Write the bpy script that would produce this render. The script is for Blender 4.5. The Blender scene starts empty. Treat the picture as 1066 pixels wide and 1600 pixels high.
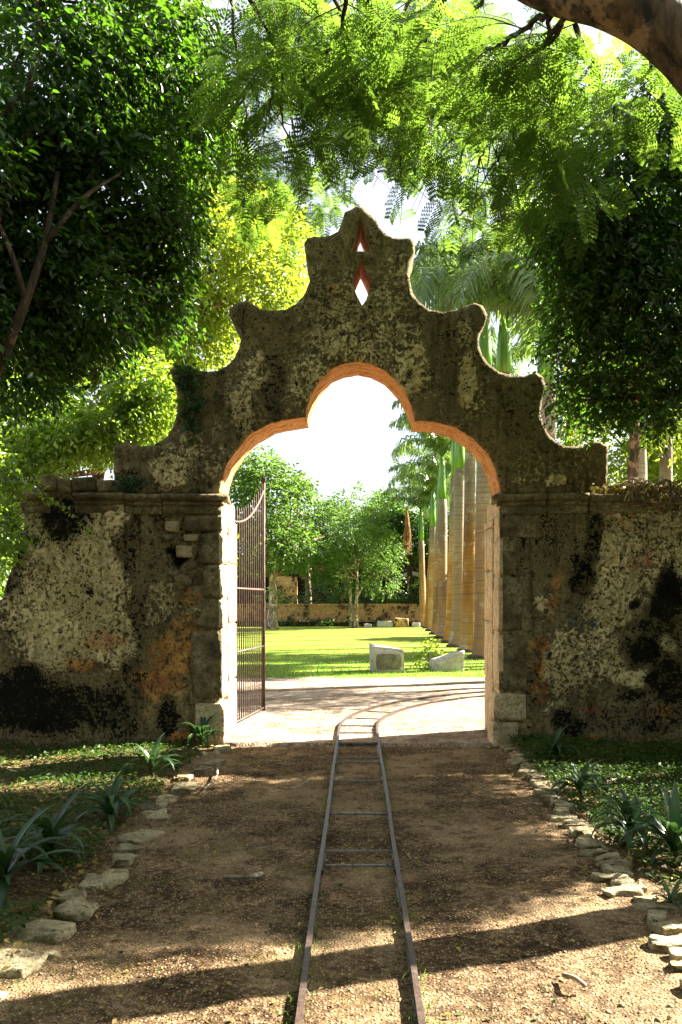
import bpy, math, random
import numpy as np
from mathutils import Vector, Matrix, Quaternion
from mathutils.geometry import delaunay_2d_cdt
R = math.radians
rs = np.random.RandomState(7)
random.seed(7)
S = bpy.context.scene
COL = S.collection

# ------------------------------------------------------------------ camera, sky, sun, exposure
CAM_H, FPX, VX, VY = 1.7, 1340.0, 558.0, 937.0      # eye height; focal length, vanishing point of the track
cam_d = bpy.data.cameras.new('camera')
cam = bpy.data.objects.new('camera', cam_d); COL.objects.link(cam)
cam.location = (0, 0, CAM_H); cam.rotation_euler = (R(90), 0, 0)
cam_d.sensor_fit = 'VERTICAL'; cam_d.sensor_height = 36; cam_d.lens = FPX / 1600 * 36
cam_d.shift_x = -(VX - 533) / 1600; cam_d.shift_y = (VY - 800) / 1600
cam_d.clip_start = 0.05; cam_d.clip_end = 3000
S.camera = cam
SUN_EL, SUN_AZ = 35.0, 22.0          # azimuth measured from +X towards +Y
W = bpy.data.worlds.new('World'); S.world = W; W.use_nodes = True
wn = W.node_tree; wn.nodes.clear()
sky = wn.nodes.new('ShaderNodeTexSky'); sky.sky_type = 'NISHITA'; sky.sun_disc = False
sky.sun_elevation = R(SUN_EL); sky.sun_rotation = R(90 - SUN_AZ)
sky.air_density = 1.0; sky.dust_density = 2; sky.ozone_density = 1.0; sky.altitude = 0
bg = wn.nodes.new('ShaderNodeBackground'); bg.inputs[1].default_value = 0.05
wo = wn.nodes.new('ShaderNodeOutputWorld')
veil = wn.nodes.new('ShaderNodeMix'); veil.data_type = 'RGBA'                 # thin bright haze over the whole sky
veil.inputs[0].default_value = .62; veil.inputs[7].default_value = (3.1, 3.1, 3.15, 1)
wn.links.new(sky.outputs[0], veil.inputs[6]); wn.links.new(veil.outputs[2], bg.inputs[0]); wn.links.new(bg.outputs[0], wo.inputs[0])
sd = bpy.data.lights.new('sun', 'SUN'); sd.energy = 5.0; sd.angle = R(0.53); sd.color = (1, .93, .80)
sun = bpy.data.objects.new('sun', sd); COL.objects.link(sun)
to_sun = Vector((math.cos(R(SUN_EL)) * math.cos(R(SUN_AZ)), math.cos(R(SUN_EL)) * math.sin(R(SUN_AZ)), math.sin(R(SUN_EL))))
sun.rotation_euler = to_sun.to_track_quat('Z', 'Y').to_euler()
vs = S.view_settings; vs.view_transform = 'Standard'; vs.look = 'None'; vs.exposure = 3.2; vs.gamma = 1; vs.use_curve_mapping = False
S.render.engine = 'CYCLES'
S.cycles.max_bounces = 8; S.cycles.transmission_bounces = 4; S.cycles.transparent_max_bounces = 4
S.cycles.sample_clamp_indirect = 6

# ------------------------------------------------------------------ helpers
def wx(px, Y): return (px - VX) * Y / FPX
def wz(py, Y): return CAM_H + (VY - py) * Y / FPX
def gy(py): return CAM_H * FPX / (py - VY)
def W3(px, py, Y): return np.array([wx(px, Y), Y, wz(py, Y)])
def G3(px, py): Y = gy(py); return np.array([wx(px, Y), Y, 0.])

def _hash(ix, iy, iz, seed):
    h = (ix * 374761393 + iy * 668265263 + iz * 2147483647 + seed * 1274126177) & 0xffffffff
    h = ((h ^ (h >> 13)) * 1274126177) & 0xffffffff
    h = ((h ^ (h >> 16)) * 2246822519) & 0xffffffff
    return ((h ^ (h >> 15)) & 0xffff) / 65535.0
def vnoise(p, scale=1.0, seed=0):
    q = np.asarray(p, float) * scale + 1000.0
    i = np.floor(q).astype(np.int64); f = q - i; f = f * f * (3 - 2 * f)
    r = 0
    for dx in (0, 1):
        for dy in (0, 1):
            for dz in (0, 1):
                w = (f[:, 0] if dx else 1 - f[:, 0]) * (f[:, 1] if dy else 1 - f[:, 1]) * (f[:, 2] if dz else 1 - f[:, 2])
                r = r + w * _hash(i[:, 0] + dx, i[:, 1] + dy, i[:, 2] + dz, seed)
    return r
def fbm(p, scale=1.0, seed=0, o=4):
    r = 0; a = .5; t = 0
    for k in range(o):
        r = r + a * vnoise(p, scale * 2 ** k, seed + 11 * k); t += a; a *= .5
    return r / t

def mk(name, V, F, mat, parent=None, smooth=False, attrs=None, kind=None, org=None, mats=None, mi=None):
    V = np.asarray(V, np.float32)
    if org is not None: V = V - np.asarray(org, np.float32)
    me = bpy.data.meshes.new(name)
    if isinstance(F, np.ndarray):
        n, k = F.shape; F = F.astype(np.int32)
        me.vertices.add(len(V)); me.vertices.foreach_set('co', V.ravel())
        me.loops.add(n * k); me.loops.foreach_set('vertex_index', F.ravel())
        me.polygons.add(n); me.polygons.foreach_set('loop_start', np.arange(0, n * k, k, dtype=np.int32))
        me.update(calc_edges=True)
    else:
        me.from_pydata([tuple(map(float, v)) for v in V], [], [tuple(int(a) for a in f) for f in F]); me.update()
    for m in (mats or [mat]): me.materials.append(m)
    if mi is not None: me.polygons.foreach_set('material_index', np.asarray(mi, np.int32))
    if smooth: me.polygons.foreach_set('use_smooth', np.ones(len(me.polygons), bool))
    if attrs:
        for an, av in attrs.items():
            a = me.attributes.new(an, 'FLOAT_COLOR' if av.ndim == 2 else 'FLOAT', 'POINT')
            if av.ndim == 2:
                if av.shape[1] == 3: av = np.concatenate([av, np.ones((len(av), 1))], 1)
                a.data.foreach_set('color', av.astype(np.float32).ravel())
            else: a.data.foreach_set('value', av.astype(np.float32))
    o = bpy.data.objects.new(name, me); COL.objects.link(o)
    if parent: o.parent = parent
    if kind: o['kind'] = kind
    return o
def thing(name, label, cat, loc=(0, 0, 0), group=None):
    o = bpy.data.objects.new(name, None); COL.objects.link(o); o.empty_display_size = .2
    o.location = tuple(float(a) for a in loc); o['label'] = label; o['category'] = cat
    if group: o['group'] = group
    return o
def tag(o, label, cat, group=None):
    o['label'] = label; o['category'] = cat
    if group: o['group'] = group
    return o
def copy_child(src, parent, M=None):
    o = src.copy(); COL.objects.link(o); o.parent = parent
    if M is not None: o.matrix_local = M
    return o

class Geo:
    def __init__(s): s.v = []; s.f = []; s.n = 0
    def add(s, V, F):
        s.v.append(np.asarray(V, float)); s.f += [tuple(int(a) + s.n for a in f) for f in F]; s.n += len(V)
    def V(s): return np.concatenate(s.v)
    def box(s, x0, x1, y0, y1, z0, z1):
        V = [(x, y, z) for z in (z0, z1) for y in (y0, y1) for x in (x0, x1)]
        s.add(V, [(0, 2, 3, 1), (4, 5, 7, 6), (0, 1, 5, 4), (2, 6, 7, 3), (0, 4, 6, 2), (1, 3, 7, 5)])
    def tube(s, pts, rad, n=8, cap=True):
        pts = np.asarray(pts, float); m = len(pts)
        rad = np.full(m, rad) if np.isscalar(rad) else np.asarray(rad, float)
        T = np.gradient(pts, axis=0); T /= np.linalg.norm(T, axis=1)[:, None] + 1e-9
        ref = np.array([0, 0, 1.]) if abs(T[0][2]) < .9 else np.array([0, 1., 0])
        A = np.cross(T[0], ref); A /= np.linalg.norm(A)
        V = []
        for i in range(m):
            A = A - T[i] * A.dot(T[i]); A /= np.linalg.norm(A) + 1e-9
            B = np.cross(T[i], A)
            for k in range(n):
                a = 2 * math.pi * k / n
                V.append(pts[i] + rad[i] * (A * math.cos(a) + B * math.sin(a)))
        F = [(i * n + k, i * n + (k + 1) % n, (i + 1) * n + (k + 1) % n, (i + 1) * n + k) for i in range(m - 1) for k in range(n)]
        if cap: F += [tuple(range(n - 1, -1, -1)), tuple((m - 1) * n + k for k in range(n))]
        s.add(V, F)
    def build(s, name, mat, parent=None, smooth=False, org=None, **k):
        return mk(name, s.V(), s.f, mat, parent, smooth, org=org, **k)

def smooth_line(P, n=6):
    P = np.asarray(P, float); out = []
    Q = np.vstack([2 * P[0] - P[1], P, 2 * P[-1] - P[-2]])
    for i in range(1, len(Q) - 2):
        for t in np.linspace(0, 1, n, endpoint=False):
            a, b, c, d = Q[i - 1], Q[i], Q[i + 1], Q[i + 2]
            out.append(.5 * ((2 * b) + (-a + c) * t + (2 * a - 5 * b + 4 * c - d) * t * t + (-a + 3 * b - 3 * c + d) * t ** 3))
    out.append(P[-1]); return np.array(out)

def block_np(c, s, rough=.02, n=5, seed=0, rnd=.25, fs=4.0, rot=0, tilt=0):
    """an irregular squared stone: a rounded box with a noisy surface"""
    g = np.linspace(-1, 1, n + 1); V = []; F = []; idx = {}
    def vi(p):
        k = tuple(np.round(p, 5))
        if k not in idx: idx[k] = len(V); V.append(p)
        return idx[k]
    for ax in range(3):
        for sg in (-1, 1):
            for i in range(n):
                for j in range(n):
                    q = []
                    for (a, b) in ((i, j), (i + 1, j), (i + 1, j + 1), (i, j + 1)):
                        p = [0, 0, 0]; p[ax] = sg; p[(ax + 1) % 3] = g[a]; p[(ax + 2) % 3] = g[b]; q.append(vi(np.array(p, float)))
                    F.append(tuple(q if sg > 0 else q[::-1]))
    V = np.array(V); S3 = np.array(s) / 2.
    # round the corners
    L = np.linalg.norm(V, axis=1)[:, None]; sph = V / L * 1.25
    V = V * (1 - rnd) + np.clip(sph, -1.1, 1.1) * rnd
    P = V * S3
    nz = np.stack([fbm(P + seed * 7.13 + k * 31, fs, seed + k, 3) - .5 for k in range(3)], 1)
    P = P + nz * rough * 2.2
    if tilt:
        ct, st = math.cos(tilt), math.sin(tilt); P = P @ np.array([[ct, 0, st], [0, 1, 0], [-st, 0, ct]])
    if rot:
        cr, sr = math.cos(rot), math.sin(rot); P = P @ np.array([[cr, sr, 0], [-sr, cr, 0], [0, 0, 1]])
    return P + np.array(c), F

# ------------------------------------------------------------------ material helpers
class NT:
    def __init__(s, name):
        s.m = bpy.data.materials.new(name); s.m.use_nodes = True; s.t = s.m.node_tree; s.t.nodes.clear()
        s.out = s.n('ShaderNodeOutputMaterial')
        s.pos = s.n('ShaderNodeNewGeometry').outputs['Position']
    def n(s, t): return s.t.nodes.new(t)
    def set(s, sock, v):
        if hasattr(v, 'is_output'): s.t.links.new(v, sock)
        elif isinstance(v, tuple) and len(v) == 3 and sock.type == 'RGBA': sock.default_value = (*v, 1)
        else: sock.default_value = v
    def noise(s, sc, det=4, ro=.55, vec=None, dist=0):
        a = s.n('ShaderNodeTexNoise'); s.set(a.inputs['Vector'], vec or s.pos)
        a.inputs['Scale'].default_value = sc; a.inputs['Detail'].default_value = det; a.inputs['Roughness'].default_value = ro; a.inputs['Distortion'].default_value = dist
        return a.outputs['Fac']
    def vor(s, sc, feat='F1', out='Distance', vec=None, rnd=1):
        a = s.n('ShaderNodeTexVoronoi'); a.feature = feat; s.set(a.inputs['Vector'], vec or s.pos); a.inputs['Scale'].default_value = sc
        if 'Randomness' in a.inputs: a.inputs['Randomness'].default_value = rnd
        return a.outputs[out]
    def math(s, op, a, b=0.0, c=None, clamp=False):
        m = s.n('ShaderNodeMath'); m.operation = op; m.use_clamp = clamp; s.set(m.inputs[0], a); s.set(m.inputs[1], b)
        if c is not None: s.set(m.inputs[2], c)
        return m.outputs[0]
    def ss(s, v, lo, hi, a=0., b=1.):
        m = s.n('ShaderNodeMapRange'); m.interpolation_type = 'SMOOTHSTEP'; s.set(m.inputs[0], v)
        m.inputs[1].default_value = lo; m.inputs[2].default_value = hi; m.inputs[3].default_value = a; m.inputs[4].default_value = b
        return m.outputs[0]
    def ramp(s, f, *st):
        r = s.n('ShaderNodeValToRGB'); s.set(r.inputs[0], f); e = r.color_ramp.elements
        while len(e) < len(st): e.new(.5)
        for x, (p, c) in zip(e, st): x.position = p; x.color = (*c, 1)
        return r.outputs[0]
    def mix(s, f, a, b, mode='MIX'):
        m = s.n('ShaderNodeMix'); m.data_type = 'RGBA'; m.blend_type = mode
        s.set(m.inputs[0], f); s.set(m.inputs[6], a); s.set(m.inputs[7], b); return m.outputs[2]
    def attr(s, name, out='Color'):
        a = s.n('ShaderNodeAttribute'); a.attribute_name = name; return a.outputs[out]
    def sep(s, c):
        a = s.n('ShaderNodeSeparateColor'); s.set(a.inputs[0], c); return a.outputs
    def scale(s, v, k):
        a = s.n('ShaderNodeVectorMath'); a.operation = 'MULTIPLY'; s.set(a.inputs[0], v); a.inputs[1].default_value = k; return a.outputs[0]
    def bump(s, h, st=.5, d=.02, nrm=None):
        b = s.n('ShaderNodeBump'); s.set(b.inputs['Height'], h); b.inputs['Strength'].default_value = st; b.inputs['Distance'].default_value = d
        if nrm: s.set(b.inputs['Normal'], nrm)
        return b.outputs[0]
    def bsdf(s, col, rough=.8, nrm=None, metal=0, spec=.3):
        p = s.n('ShaderNodeBsdfPrincipled'); s.set(p.inputs['Base Color'], col); s.set(p.inputs['Roughness'], rough); p.inputs['Metallic'].default_value = metal
        p.inputs['Specular IOR Level'].default_value = spec
        if nrm: s.set(p.inputs['Normal'], nrm)
        return p.outputs[0]
    def end(s, sh): s.t.links.new(sh, s.out.inputs[0]); return s.m

def leaf_mat(name, dark, light, trans, rough=.45, spec=.35, tf=.45):
    t = NT(name); r = t.attr('rnd', 'Fac')
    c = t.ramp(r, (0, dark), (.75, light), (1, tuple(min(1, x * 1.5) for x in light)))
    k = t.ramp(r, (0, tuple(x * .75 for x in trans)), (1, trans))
    d = t.bsdf(c, rough, spec=spec)
    tr = t.n('ShaderNodeBsdfTranslucent'); t.set(tr.inputs[0], k)
    m = t.n('ShaderNodeMixShader'); m.inputs[0].default_value = tf
    t.t.links.new(d, m.inputs[1]); t.t.links.new(tr.outputs[0], m.inputs[2])
    return t.end(m.outputs[0])

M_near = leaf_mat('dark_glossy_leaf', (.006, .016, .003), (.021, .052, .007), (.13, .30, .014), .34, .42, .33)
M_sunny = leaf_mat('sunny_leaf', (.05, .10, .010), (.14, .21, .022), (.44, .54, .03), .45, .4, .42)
M_feather = leaf_mat('feathery_leaflet', (.02, .05, .008), (.06, .13, .018), (.19, .33, .03), .5, .3, .5)
M_mid = leaf_mat('mixed_green_leaf', (.012, .035, .004), (.12, .20, .025), (.34, .52, .03), .3, .55, .4)
M_garden = leaf_mat('garden_tree_leaf', (.03, .07, .012), (.09, .15, .03), (.16, .30, .03), .5, .3, .4)
M_palm = leaf_mat('palm_leaflet', (.04, .08, .03), (.11, .17, .06), (.20, .32, .05), .28, .6, .35)
M_cover = leaf_mat('ground_cover_leaf', (.015, .035, .005), (.036, .075, .009), (.08, .17, .012), .55, .25, .35)
M_strap = leaf_mat('strap_leaf', (.012, .036, .010), (.036, .080, .024), (.07, .16, .03), .45, .4, .2)
M_litter = leaf_mat('fallen_leaf', (.10, .06, .02), (.30, .22, .05), (.2, .18, .04), .6, .3, .2)
M_yellow = leaf_mat('yellow_leaf', (.35, .30, .02), (.5, .48, .04), (.6, .6, .05), .5, .3, .5)
M_grassblade = leaf_mat('grass_blade', (.05, .12, .01), (.11, .22, .02), (.2, .42, .03), .5, .3, .4)

def bark_mat(name, a, b, sc=14):
    t = NT(name); v = t.scale(t.pos, (1, 1, .25)); n = t.noise(sc, 6, .65, v); n2 = t.noise(4.5, 6, .7)
    c = t.mix(t.ss(n2, .52, .6), t.ramp(n, (.38, tuple(x * .6 for x in a)), (.62, b)), tuple(min(.6, x * 2.0) for x in b))
    return t.end(t.bsdf(c, .85, t.bump(n, .9, .02)))
M_bark = bark_mat('brown_bark', (.03, .02, .012), (.12, .075, .04))
M_barkpale = bark_mat('pale_bark', (.12, .09, .06), (.32, .25, .17))
M_twig = bark_mat('twig_bark', (.02, .013, .01), (.06, .04, .025), 30)

def wall_mat():
    t = NT('weathered_plaster'); A = t.sep(t.attr('stain')); B = t.sep(t.attr('stain_b'))
    n1 = t.noise(7, 9, .68); n2 = t.noise(26, 7, .65); n3 = t.noise(1.7, 4, .6); nf = t.noise(75, 4, .6)
    warp = t.n('ShaderNodeVectorMath'); warp.operation = 'ADD'; t.set(warp.inputs[0], t.pos)
    nc = t.n('ShaderNodeTexNoise'); nc.inputs['Scale'].default_value = 9; nc.inputs['Detail'].default_value = 3; t.t.links.new(t.pos, nc.inputs['Vector'])
    t.t.links.new(t.scale(nc.outputs['Color'], (.12, .12, .12)), warp.inputs[1]); wv = warp.outputs[0]
    str_v = t.scale(t.pos, (6, 6, .7)); streak = t.noise(1.6, 5, .6, str_v)
    s1 = t.math('SUBTRACT', n1, .5); s2 = t.math('SUBTRACT', n2, .5); s3 = t.math('SUBTRACT', nf, .5)
    j = t.math('ADD', t.math('MULTIPLY', s1, 1.5), t.math('ADD', t.math('MULTIPLY', s2, 1.9), t.math('MULTIPLY', s3, 1.0)))
    base = t.ramp(t.math('ADD', t.math('MULTIPLY', n1, .55), t.math('MULTIPLY', n2, .45)),
                  (.34, (.022, .017, .009)), (.44, (.10, .077, .037)), (.54, (.22, .172, .09)), (.66, (.40, .33, .19)))
    base = t.mix(t.ss(streak, .5, .68, 0, .6), base, (.02, .016, .008))
    # pale lime plaster where it survives
    pf = t.ss(t.math('ADD', t.math('MULTIPLY', A[0], 1.3), t.math('MULTIPLY', j, .9)), .38, .68)
    pale = t.ramp(n2, (.32, (.27, .215, .10)), (.5, (.62, .49, .26)), (.70, (.84, .73, .46)))
    pale = t.mix(t.ss(n3, .42, .62, 0, .55), pale, (.42, .33, .15)); pale = t.mix(t.ss(n1, .50, .64, 0, .6), pale, (.20, .15, .065)); pale = t.mix(t.ss(streak, .50, .66, 0, .45), pale, (.17, .14, .07))
    c = t.mix(pf, base, pale)
    # ochre / orange
    of = t.ss(t.math('ADD', A[2], t.math('MULTIPLY', j, .8)), .42, .62, 0, .85)
    oc = t.ramp(n1, (.35, (.24, .065, .02)), (.5, (.46, .19, .045)), (.65, (.56, .33, .11)))
    c = t.mix(of, c, oc)
    rf = t.ss(t.math('ADD', B[0], t.math('MULTIPLY', j, .8)), .42, .66, 0, .8)
    c = t.mix(rf, c, t.ramp(n2, (.35, (.12, .02, .012)), (.65, (.38, .13, .08))))
    bl = t.ss(B[1], .35, .7, 0, .5); c = t.mix(bl, c, (.07, .16, .20))
    # dark pits and crazing
    v1 = t.vor(15, vec=wv); v2 = t.vor(42, vec=wv)
    blotch = t.noise(16, 5, .6, wv); pit = t.math('MAXIMUM', t.math('MULTIPLY', t.ss(blotch, .585, .64), t.ss(n3, .40, .56)), t.math('MULTIPLY', t.math('MULTIPLY', t.ss(v1, .16, .30, 1, 0), t.ss(n1, .46, .55)), t.ss(n3, .46, .56))); pit2 = t.math('MULTIPLY', t.math('MULTIPLY', t.ss(v2, .20, .36, 1, 0), t.ss(n2, .46, .56)), t.ss(n3, .44, .54))
    c = t.mix(t.math('MULTIPLY', pit, .9), c, (.012, .010, .006)); c = t.mix(t.math('MULTIPLY', pit2, .75), c, (.02, .016, .01))
    ck = t.vor(7.5, 'DISTANCE_TO_EDGE', vec=wv); crack = t.math('MULTIPLY', t.ss(ck, .0, .045, 1, 0), B[2])
    c = t.mix(t.math('MULTIPLY', crack, .8), c, (.03, .024, .014))
    # black mould; the same mask paints shade into the sunken hole
    bf = t.ss(t.math('ADD', A[1], t.math('MULTIPLY', j, 1.1)), .42, .60)
    c = t.mix(bf, c, t.ramp(nf, (.3, (.003, .003, .002)), (.7, (.012, .010, .006))))
    moss = t.math('MULTIPLY', t.ss(n3, .5, .6), t.ss(n2, .5, .62)); c = t.mix(t.math('MULTIPLY', moss, .35), c, (.05, .06, .015))
    h = t.math('ADD', t.math('MULTIPLY', n2, .5), t.math('ADD', t.math('MULTIPLY', pf, .9), t.math('MULTIPLY', nf, .25)))
    h = t.math('SUBTRACT', h, t.math('MULTIPLY', pit, .7)); h = t.math('SUBTRACT', h, t.math('MULTIPLY', crack, .5))
    return t.end(t.bsdf(c, .93, t.bump(h, 1.0, .025), spec=.12))
M_wall = wall_mat()

def stone_mat(name, dark, mid, light, mould=.5, sc=9):
    t = NT(name); n1 = t.noise(sc, 8, .65); n2 = t.noise(sc * 4, 6, .65); n3 = t.noise(2.3, 4)
    c = t.ramp(t.math('ADD', t.math('MULTIPLY', n1, .5), t.math('MULTIPLY', n2, .5)), (.38, dark), (.5, mid), (.64, light))
    c = t.mix(t.ss(t.math('ADD', n3, t.math('MULTIPLY', t.math('SUBTRACT', n2, .5), .6)), .5, .58, 0, mould), c, tuple(x * .35 for x in dark))
    p = t.ss(t.vor(30), .1, .25, 1, 0); p = t.math('MULTIPLY', p, t.ss(n1, .48, .58)); c = t.mix(t.math('MULTIPLY', p, .7), c, tuple(x * .4 for x in dark))
    h = t.math('SUBTRACT', t.math('ADD', n2, t.math('MULTIPLY', n1, .8)), p)
    return t.end(t.bsdf(c, .9, t.bump(h, .9, .018), spec=.15))
M_quoin = stone_mat('mossy_quoin_stone', (.06, .046, .022), (.18, .142, .076), (.34, .28, .17), .6)
M_qpale = stone_mat('pale_quoin_stone', (.20, .15, .08), (.42, .34, .20), (.60, .51, .33), .25)
M_jamb = stone_mat('jamb_limestone', (.30, .21, .12), (.52, .40, .25), (.66, .56, .40), .15)  # pale ochre tone carries the sun and warm bounce on the reveals
M_limestone = stone_mat('edging_limestone', (.13, .10, .05), (.32, .26, .15), (.52, .45, .30), .4)
M_panel = stone_mat('dark_weathered_face', (.10, .09, .07), (.20, .18, .15), (.32, .30, .26), .3)
M_cut = stone_mat('cut_grey_stone', (.22, .20, .16), (.46, .43, .37), (.62, .60, .54), .2)
t = NT('orange_bounce_lining'); n1 = t.noise(5, 8, .7, t.scale(t.pos, (1, 3.2, 1))); n2 = t.noise(26, 6, .65); n3 = t.noise(2.2, 4)  # arch lining: warm bounced light is painted into its orange
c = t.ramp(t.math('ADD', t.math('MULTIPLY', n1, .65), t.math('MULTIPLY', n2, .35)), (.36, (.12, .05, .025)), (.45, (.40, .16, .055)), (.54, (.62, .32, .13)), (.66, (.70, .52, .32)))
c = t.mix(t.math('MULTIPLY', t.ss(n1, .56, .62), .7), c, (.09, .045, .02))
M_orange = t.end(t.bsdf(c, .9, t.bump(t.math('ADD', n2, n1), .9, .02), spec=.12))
M_pink = stone_mat('red_limewash', (.30, .12, .08), (.58, .30, .21), (.70, .48, .38), .3, 5)

def dirt_mat(name, cols, gv=60, pebb=True, moss=0.0):
    t = NT(name); n1 = t.noise(3.2, 6, .6); n2 = t.noise(28, 7, .7); n3 = t.noise(110, 4, .6); v = t.vor(gv); vc = t.vor(gv, out='Color')
    f = t.math('ADD', t.math('MULTIPLY', n1, .3), t.math('ADD', t.math('MULTIPLY', n2, .45), t.math('MULTIPLY', n3, .25)))
    c = t.ramp(f, (.40, cols[0]), (.48, cols[1]), (.54, cols[2]), (.62, cols[3]))
    c = t.mix(t.ss(t.noise(.9, 5, .6), .46, .60, 0, .45), c, cols[3]); c = t.mix(t.ss(t.noise(5.5, 5, .65), .53, .62, 0, .6), c, cols[0])
    c = t.mix(t.ss(t.noise(1.7, 6, .7), .52, .62, 0, .4), c, (.13, .10, .03))
    pr = t.sep(vc)[0]
    c = t.mix(t.math('MULTIPLY', t.ss(pr, .55, .8), t.ss(v, .25, .5, .8, 0)), c, t.mix(pr, cols[2], tuple(min(x * 1.3, .7) for x in cols[3])))
    if moss: c = t.mix(t.math('MULTIPLY', t.ss(t.noise(2.1, 5, .65), .52, .62), moss), c, (.05, .06, .012))
    h = t.math('ADD', t.math('MULTIPLY', n2, .8), t.math('ADD', t.math('MULTIPLY', n3, .5), t.math('MULTIPLY', t.ss(v, .0, .6, .5, 0), 1)))
    return t.end(t.bsdf(c, .95, t.bump(h, 1.0, .02), spec=.1))
M_path = dirt_mat('path_gravel_dirt', ((.022, .013, .006), (.075, .044, .022), (.165, .105, .055), (.40, .275, .155)))
M_soil = dirt_mat('garden_soil', ((.014, .010, .004), (.045, .030, .012), (.10, .07, .03), (.22, .16, .07)), 40, True, .5)
M_court = dirt_mat('forecourt_gravel', ((.07, .042, .028), (.17, .12, .085), (.29, .22, .165), (.44, .36, .29)), 30)
t = NT('lawn'); n1 = t.noise(.35, 5, .6); n2 = t.noise(14, 6, .7); n3 = t.noise(60, 3)
c = t.ramp(t.math('ADD', t.math('MULTIPLY', n2, .6), t.math('MULTIPLY', n1, .4)), (.35, (.07, .12, .008)), (.5, (.15, .21, .013)), (.65, (.25, .30, .03)))
M_lawn = t.end(t.bsdf(c, .8, t.bump(n3, 1, .03), spec=.2))
t = NT('far_ground'); M_far = t.end(t.bsdf(t.ramp(t.noise(.2, 4), (.4, (.05, .07, .02)), (.6, (.12, .11, .05))), .95))

t = NT('rusty_rail'); n = t.noise(30, 6, .7); n2 = t.noise(6, 3)
M_rail = t.end(t.bsdf(t.ramp(n, (.3, (.022, .014, .010)), (.6, (.075, .048, .035)), (.8, (.16, .11, .085))), .48, t.bump(n, .5, .004), metal=.1, spec=.4))
t = NT('worn_steel_tie'); n = t.noise(25, 6, .7)
M_tie = t.end(t.bsdf(t.ramp(n, (.35, (.08, .06, .045)), (.6, (.22, .20, .18))), .45, t.bump(n, .5, .004), metal=.4, spec=.5))
t = NT('rusty_gate'); n = t.noise(20, 6, .7)
M_gate = t.end(t.bsdf(t.ramp(n, (.3, (.03, .018, .013)), (.6, (.10, .06, .045)), (.8, (.20, .14, .11))), .6, t.bump(n, .5, .004), metal=.2))

def palm_trunk_mat():
    t = NT('ringed_palm_trunk'); o = t.n('ShaderNodeTexCoord').outputs['Object']
    v = t.scale(o, (.06, .06, 14)); rn = t.noise(1.0, 3, .6, v); blot = t.noise(1.1, 5, .6, t.scale(t.pos, (1, 1, .35))); oi = t.n('ShaderNodeObjectInfo').outputs['Random']
    z = t.n('ShaderNodeSeparateXYZ'); t.set(z.inputs[0], o)
    up = t.ss(z.outputs[2], 3.2, 5.6)
    ring = t.ss(rn, .48, .60)
    low = t.ramp(blot, (.35, (.17, .065, .012)), (.5, (.33, .145, .03)), (.68, (.42, .27, .12)))
    high = t.ramp(blot, (.35, (.11, .085, .06)), (.5, (.21, .17, .125)), (.68, (.36, .31, .24)))
    c = t.mix(up, low, high)
    c = t.mix(t.math('MULTIPLY', t.ss(oi, .4, .9), .6), c, (.24, .20, .165)); c = t.mix(t.math('MULTIPLY', ring, .5), c, (.11, .075, .04))
    lich = t.ss(t.noise(2.2, 6, .7), .55, .64, 0, .4); c = t.mix(lich, c, (.5, .46, .38))
    return t.end(t.bsdf(c, .8, t.bump(rn, .8, .02), spec=.2))
M_ptrunk = palm_trunk_mat()
t = NT('palm_crownshaft'); v = t.scale(t.n('ShaderNodeTexCoord').outputs['Object'], (9, 9, .5))
M_pshaft = t.end(t.bsdf(t.ramp(t.noise(1.5, 4, .5, v), (.35, (.06, .16, .02)), (.65, (.17, .34, .045))), .35, spec=.5))
t = NT('dead_frond'); M_dead = t.end(t.bsdf(t.ramp(t.noise(6, 4), (.4, (.16, .07, .02)), (.6, (.34, .18, .06))), .8))
t = NT('dark_root_collar'); M_collar = t.end(t.bsdf(t.ramp(t.noise(12, 5), (.4, (.03, .022, .014)), (.6, (.09, .07, .045))), .9, t.bump(t.noise(30, 4), .8, .02)))

# far masonry
def far_mat(name, lo, hi, dark, th=.5):
    t = NT(name); n1 = t.noise(1.1, 7, .7); n2 = t.noise(5, 5, .65)
    c = t.mix(t.ss(t.math('ADD', t.math('MULTIPLY', n1, .6), t.math('MULTIPLY', n2, .4)), th - .03, th + .04), t.ramp(n2, (.35, lo), (.65, hi)), dark)
    return t.end(t.bsdf(c, .92, t.bump(n2, .6, .04), spec=.1))
M_farwall = far_mat('old_ochre_wall', (.36, .17, .045), (.60, .42, .20), (.06, .045, .028), .52)
M_ruin = far_mat('dark_ruin_wall', (.16, .09, .035), (.30, .19, .08), (.025, .018, .012), .46)
M_archgrey = far_mat('grey_arch_ring', (.55, .54, .51), (.68, .67, .64), (.25, .24, .22), .6)
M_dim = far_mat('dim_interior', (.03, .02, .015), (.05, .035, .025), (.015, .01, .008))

# ------------------------------------------------------------------ ground
def sheet(name, x0, x1, y0, y1, step, zf, mat, kind='structure', attrs=None, edge=None):
    nx = max(2, int((x1 - x0) / step) + 1); ny = max(2, int((y1 - y0) / step) + 1)
    X, Y = np.meshgrid(np.linspace(x0, x1, nx), np.linspace(y0, y1, ny)); P = np.stack([X.ravel(), Y.ravel(), np.zeros(X.size)], 1)
    if edge: P = edge(P, x0, x1, y0, y1)
    P[:, 2] = zf(P)
    i = np.arange((nx - 1) * (ny - 1)); a = (i // (nx - 1)) * nx + i % (nx - 1)
    return mk(name, P, np.stack([a, a + 1, a + nx + 1, a + nx], 1), mat, smooth=True, kind=kind)
def z_path(P):
    P = np.asarray(P); d = np.abs(P[:, 0]); w = np.clip((d - .2) / .3, .25, 1)
    return ((fbm(P * [1, 1, 0], 1.3, 3) - .5) * .055 + (fbm(P * [1, 1, 0], 7, 5, 3) - .5) * .03) * w - .004
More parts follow.
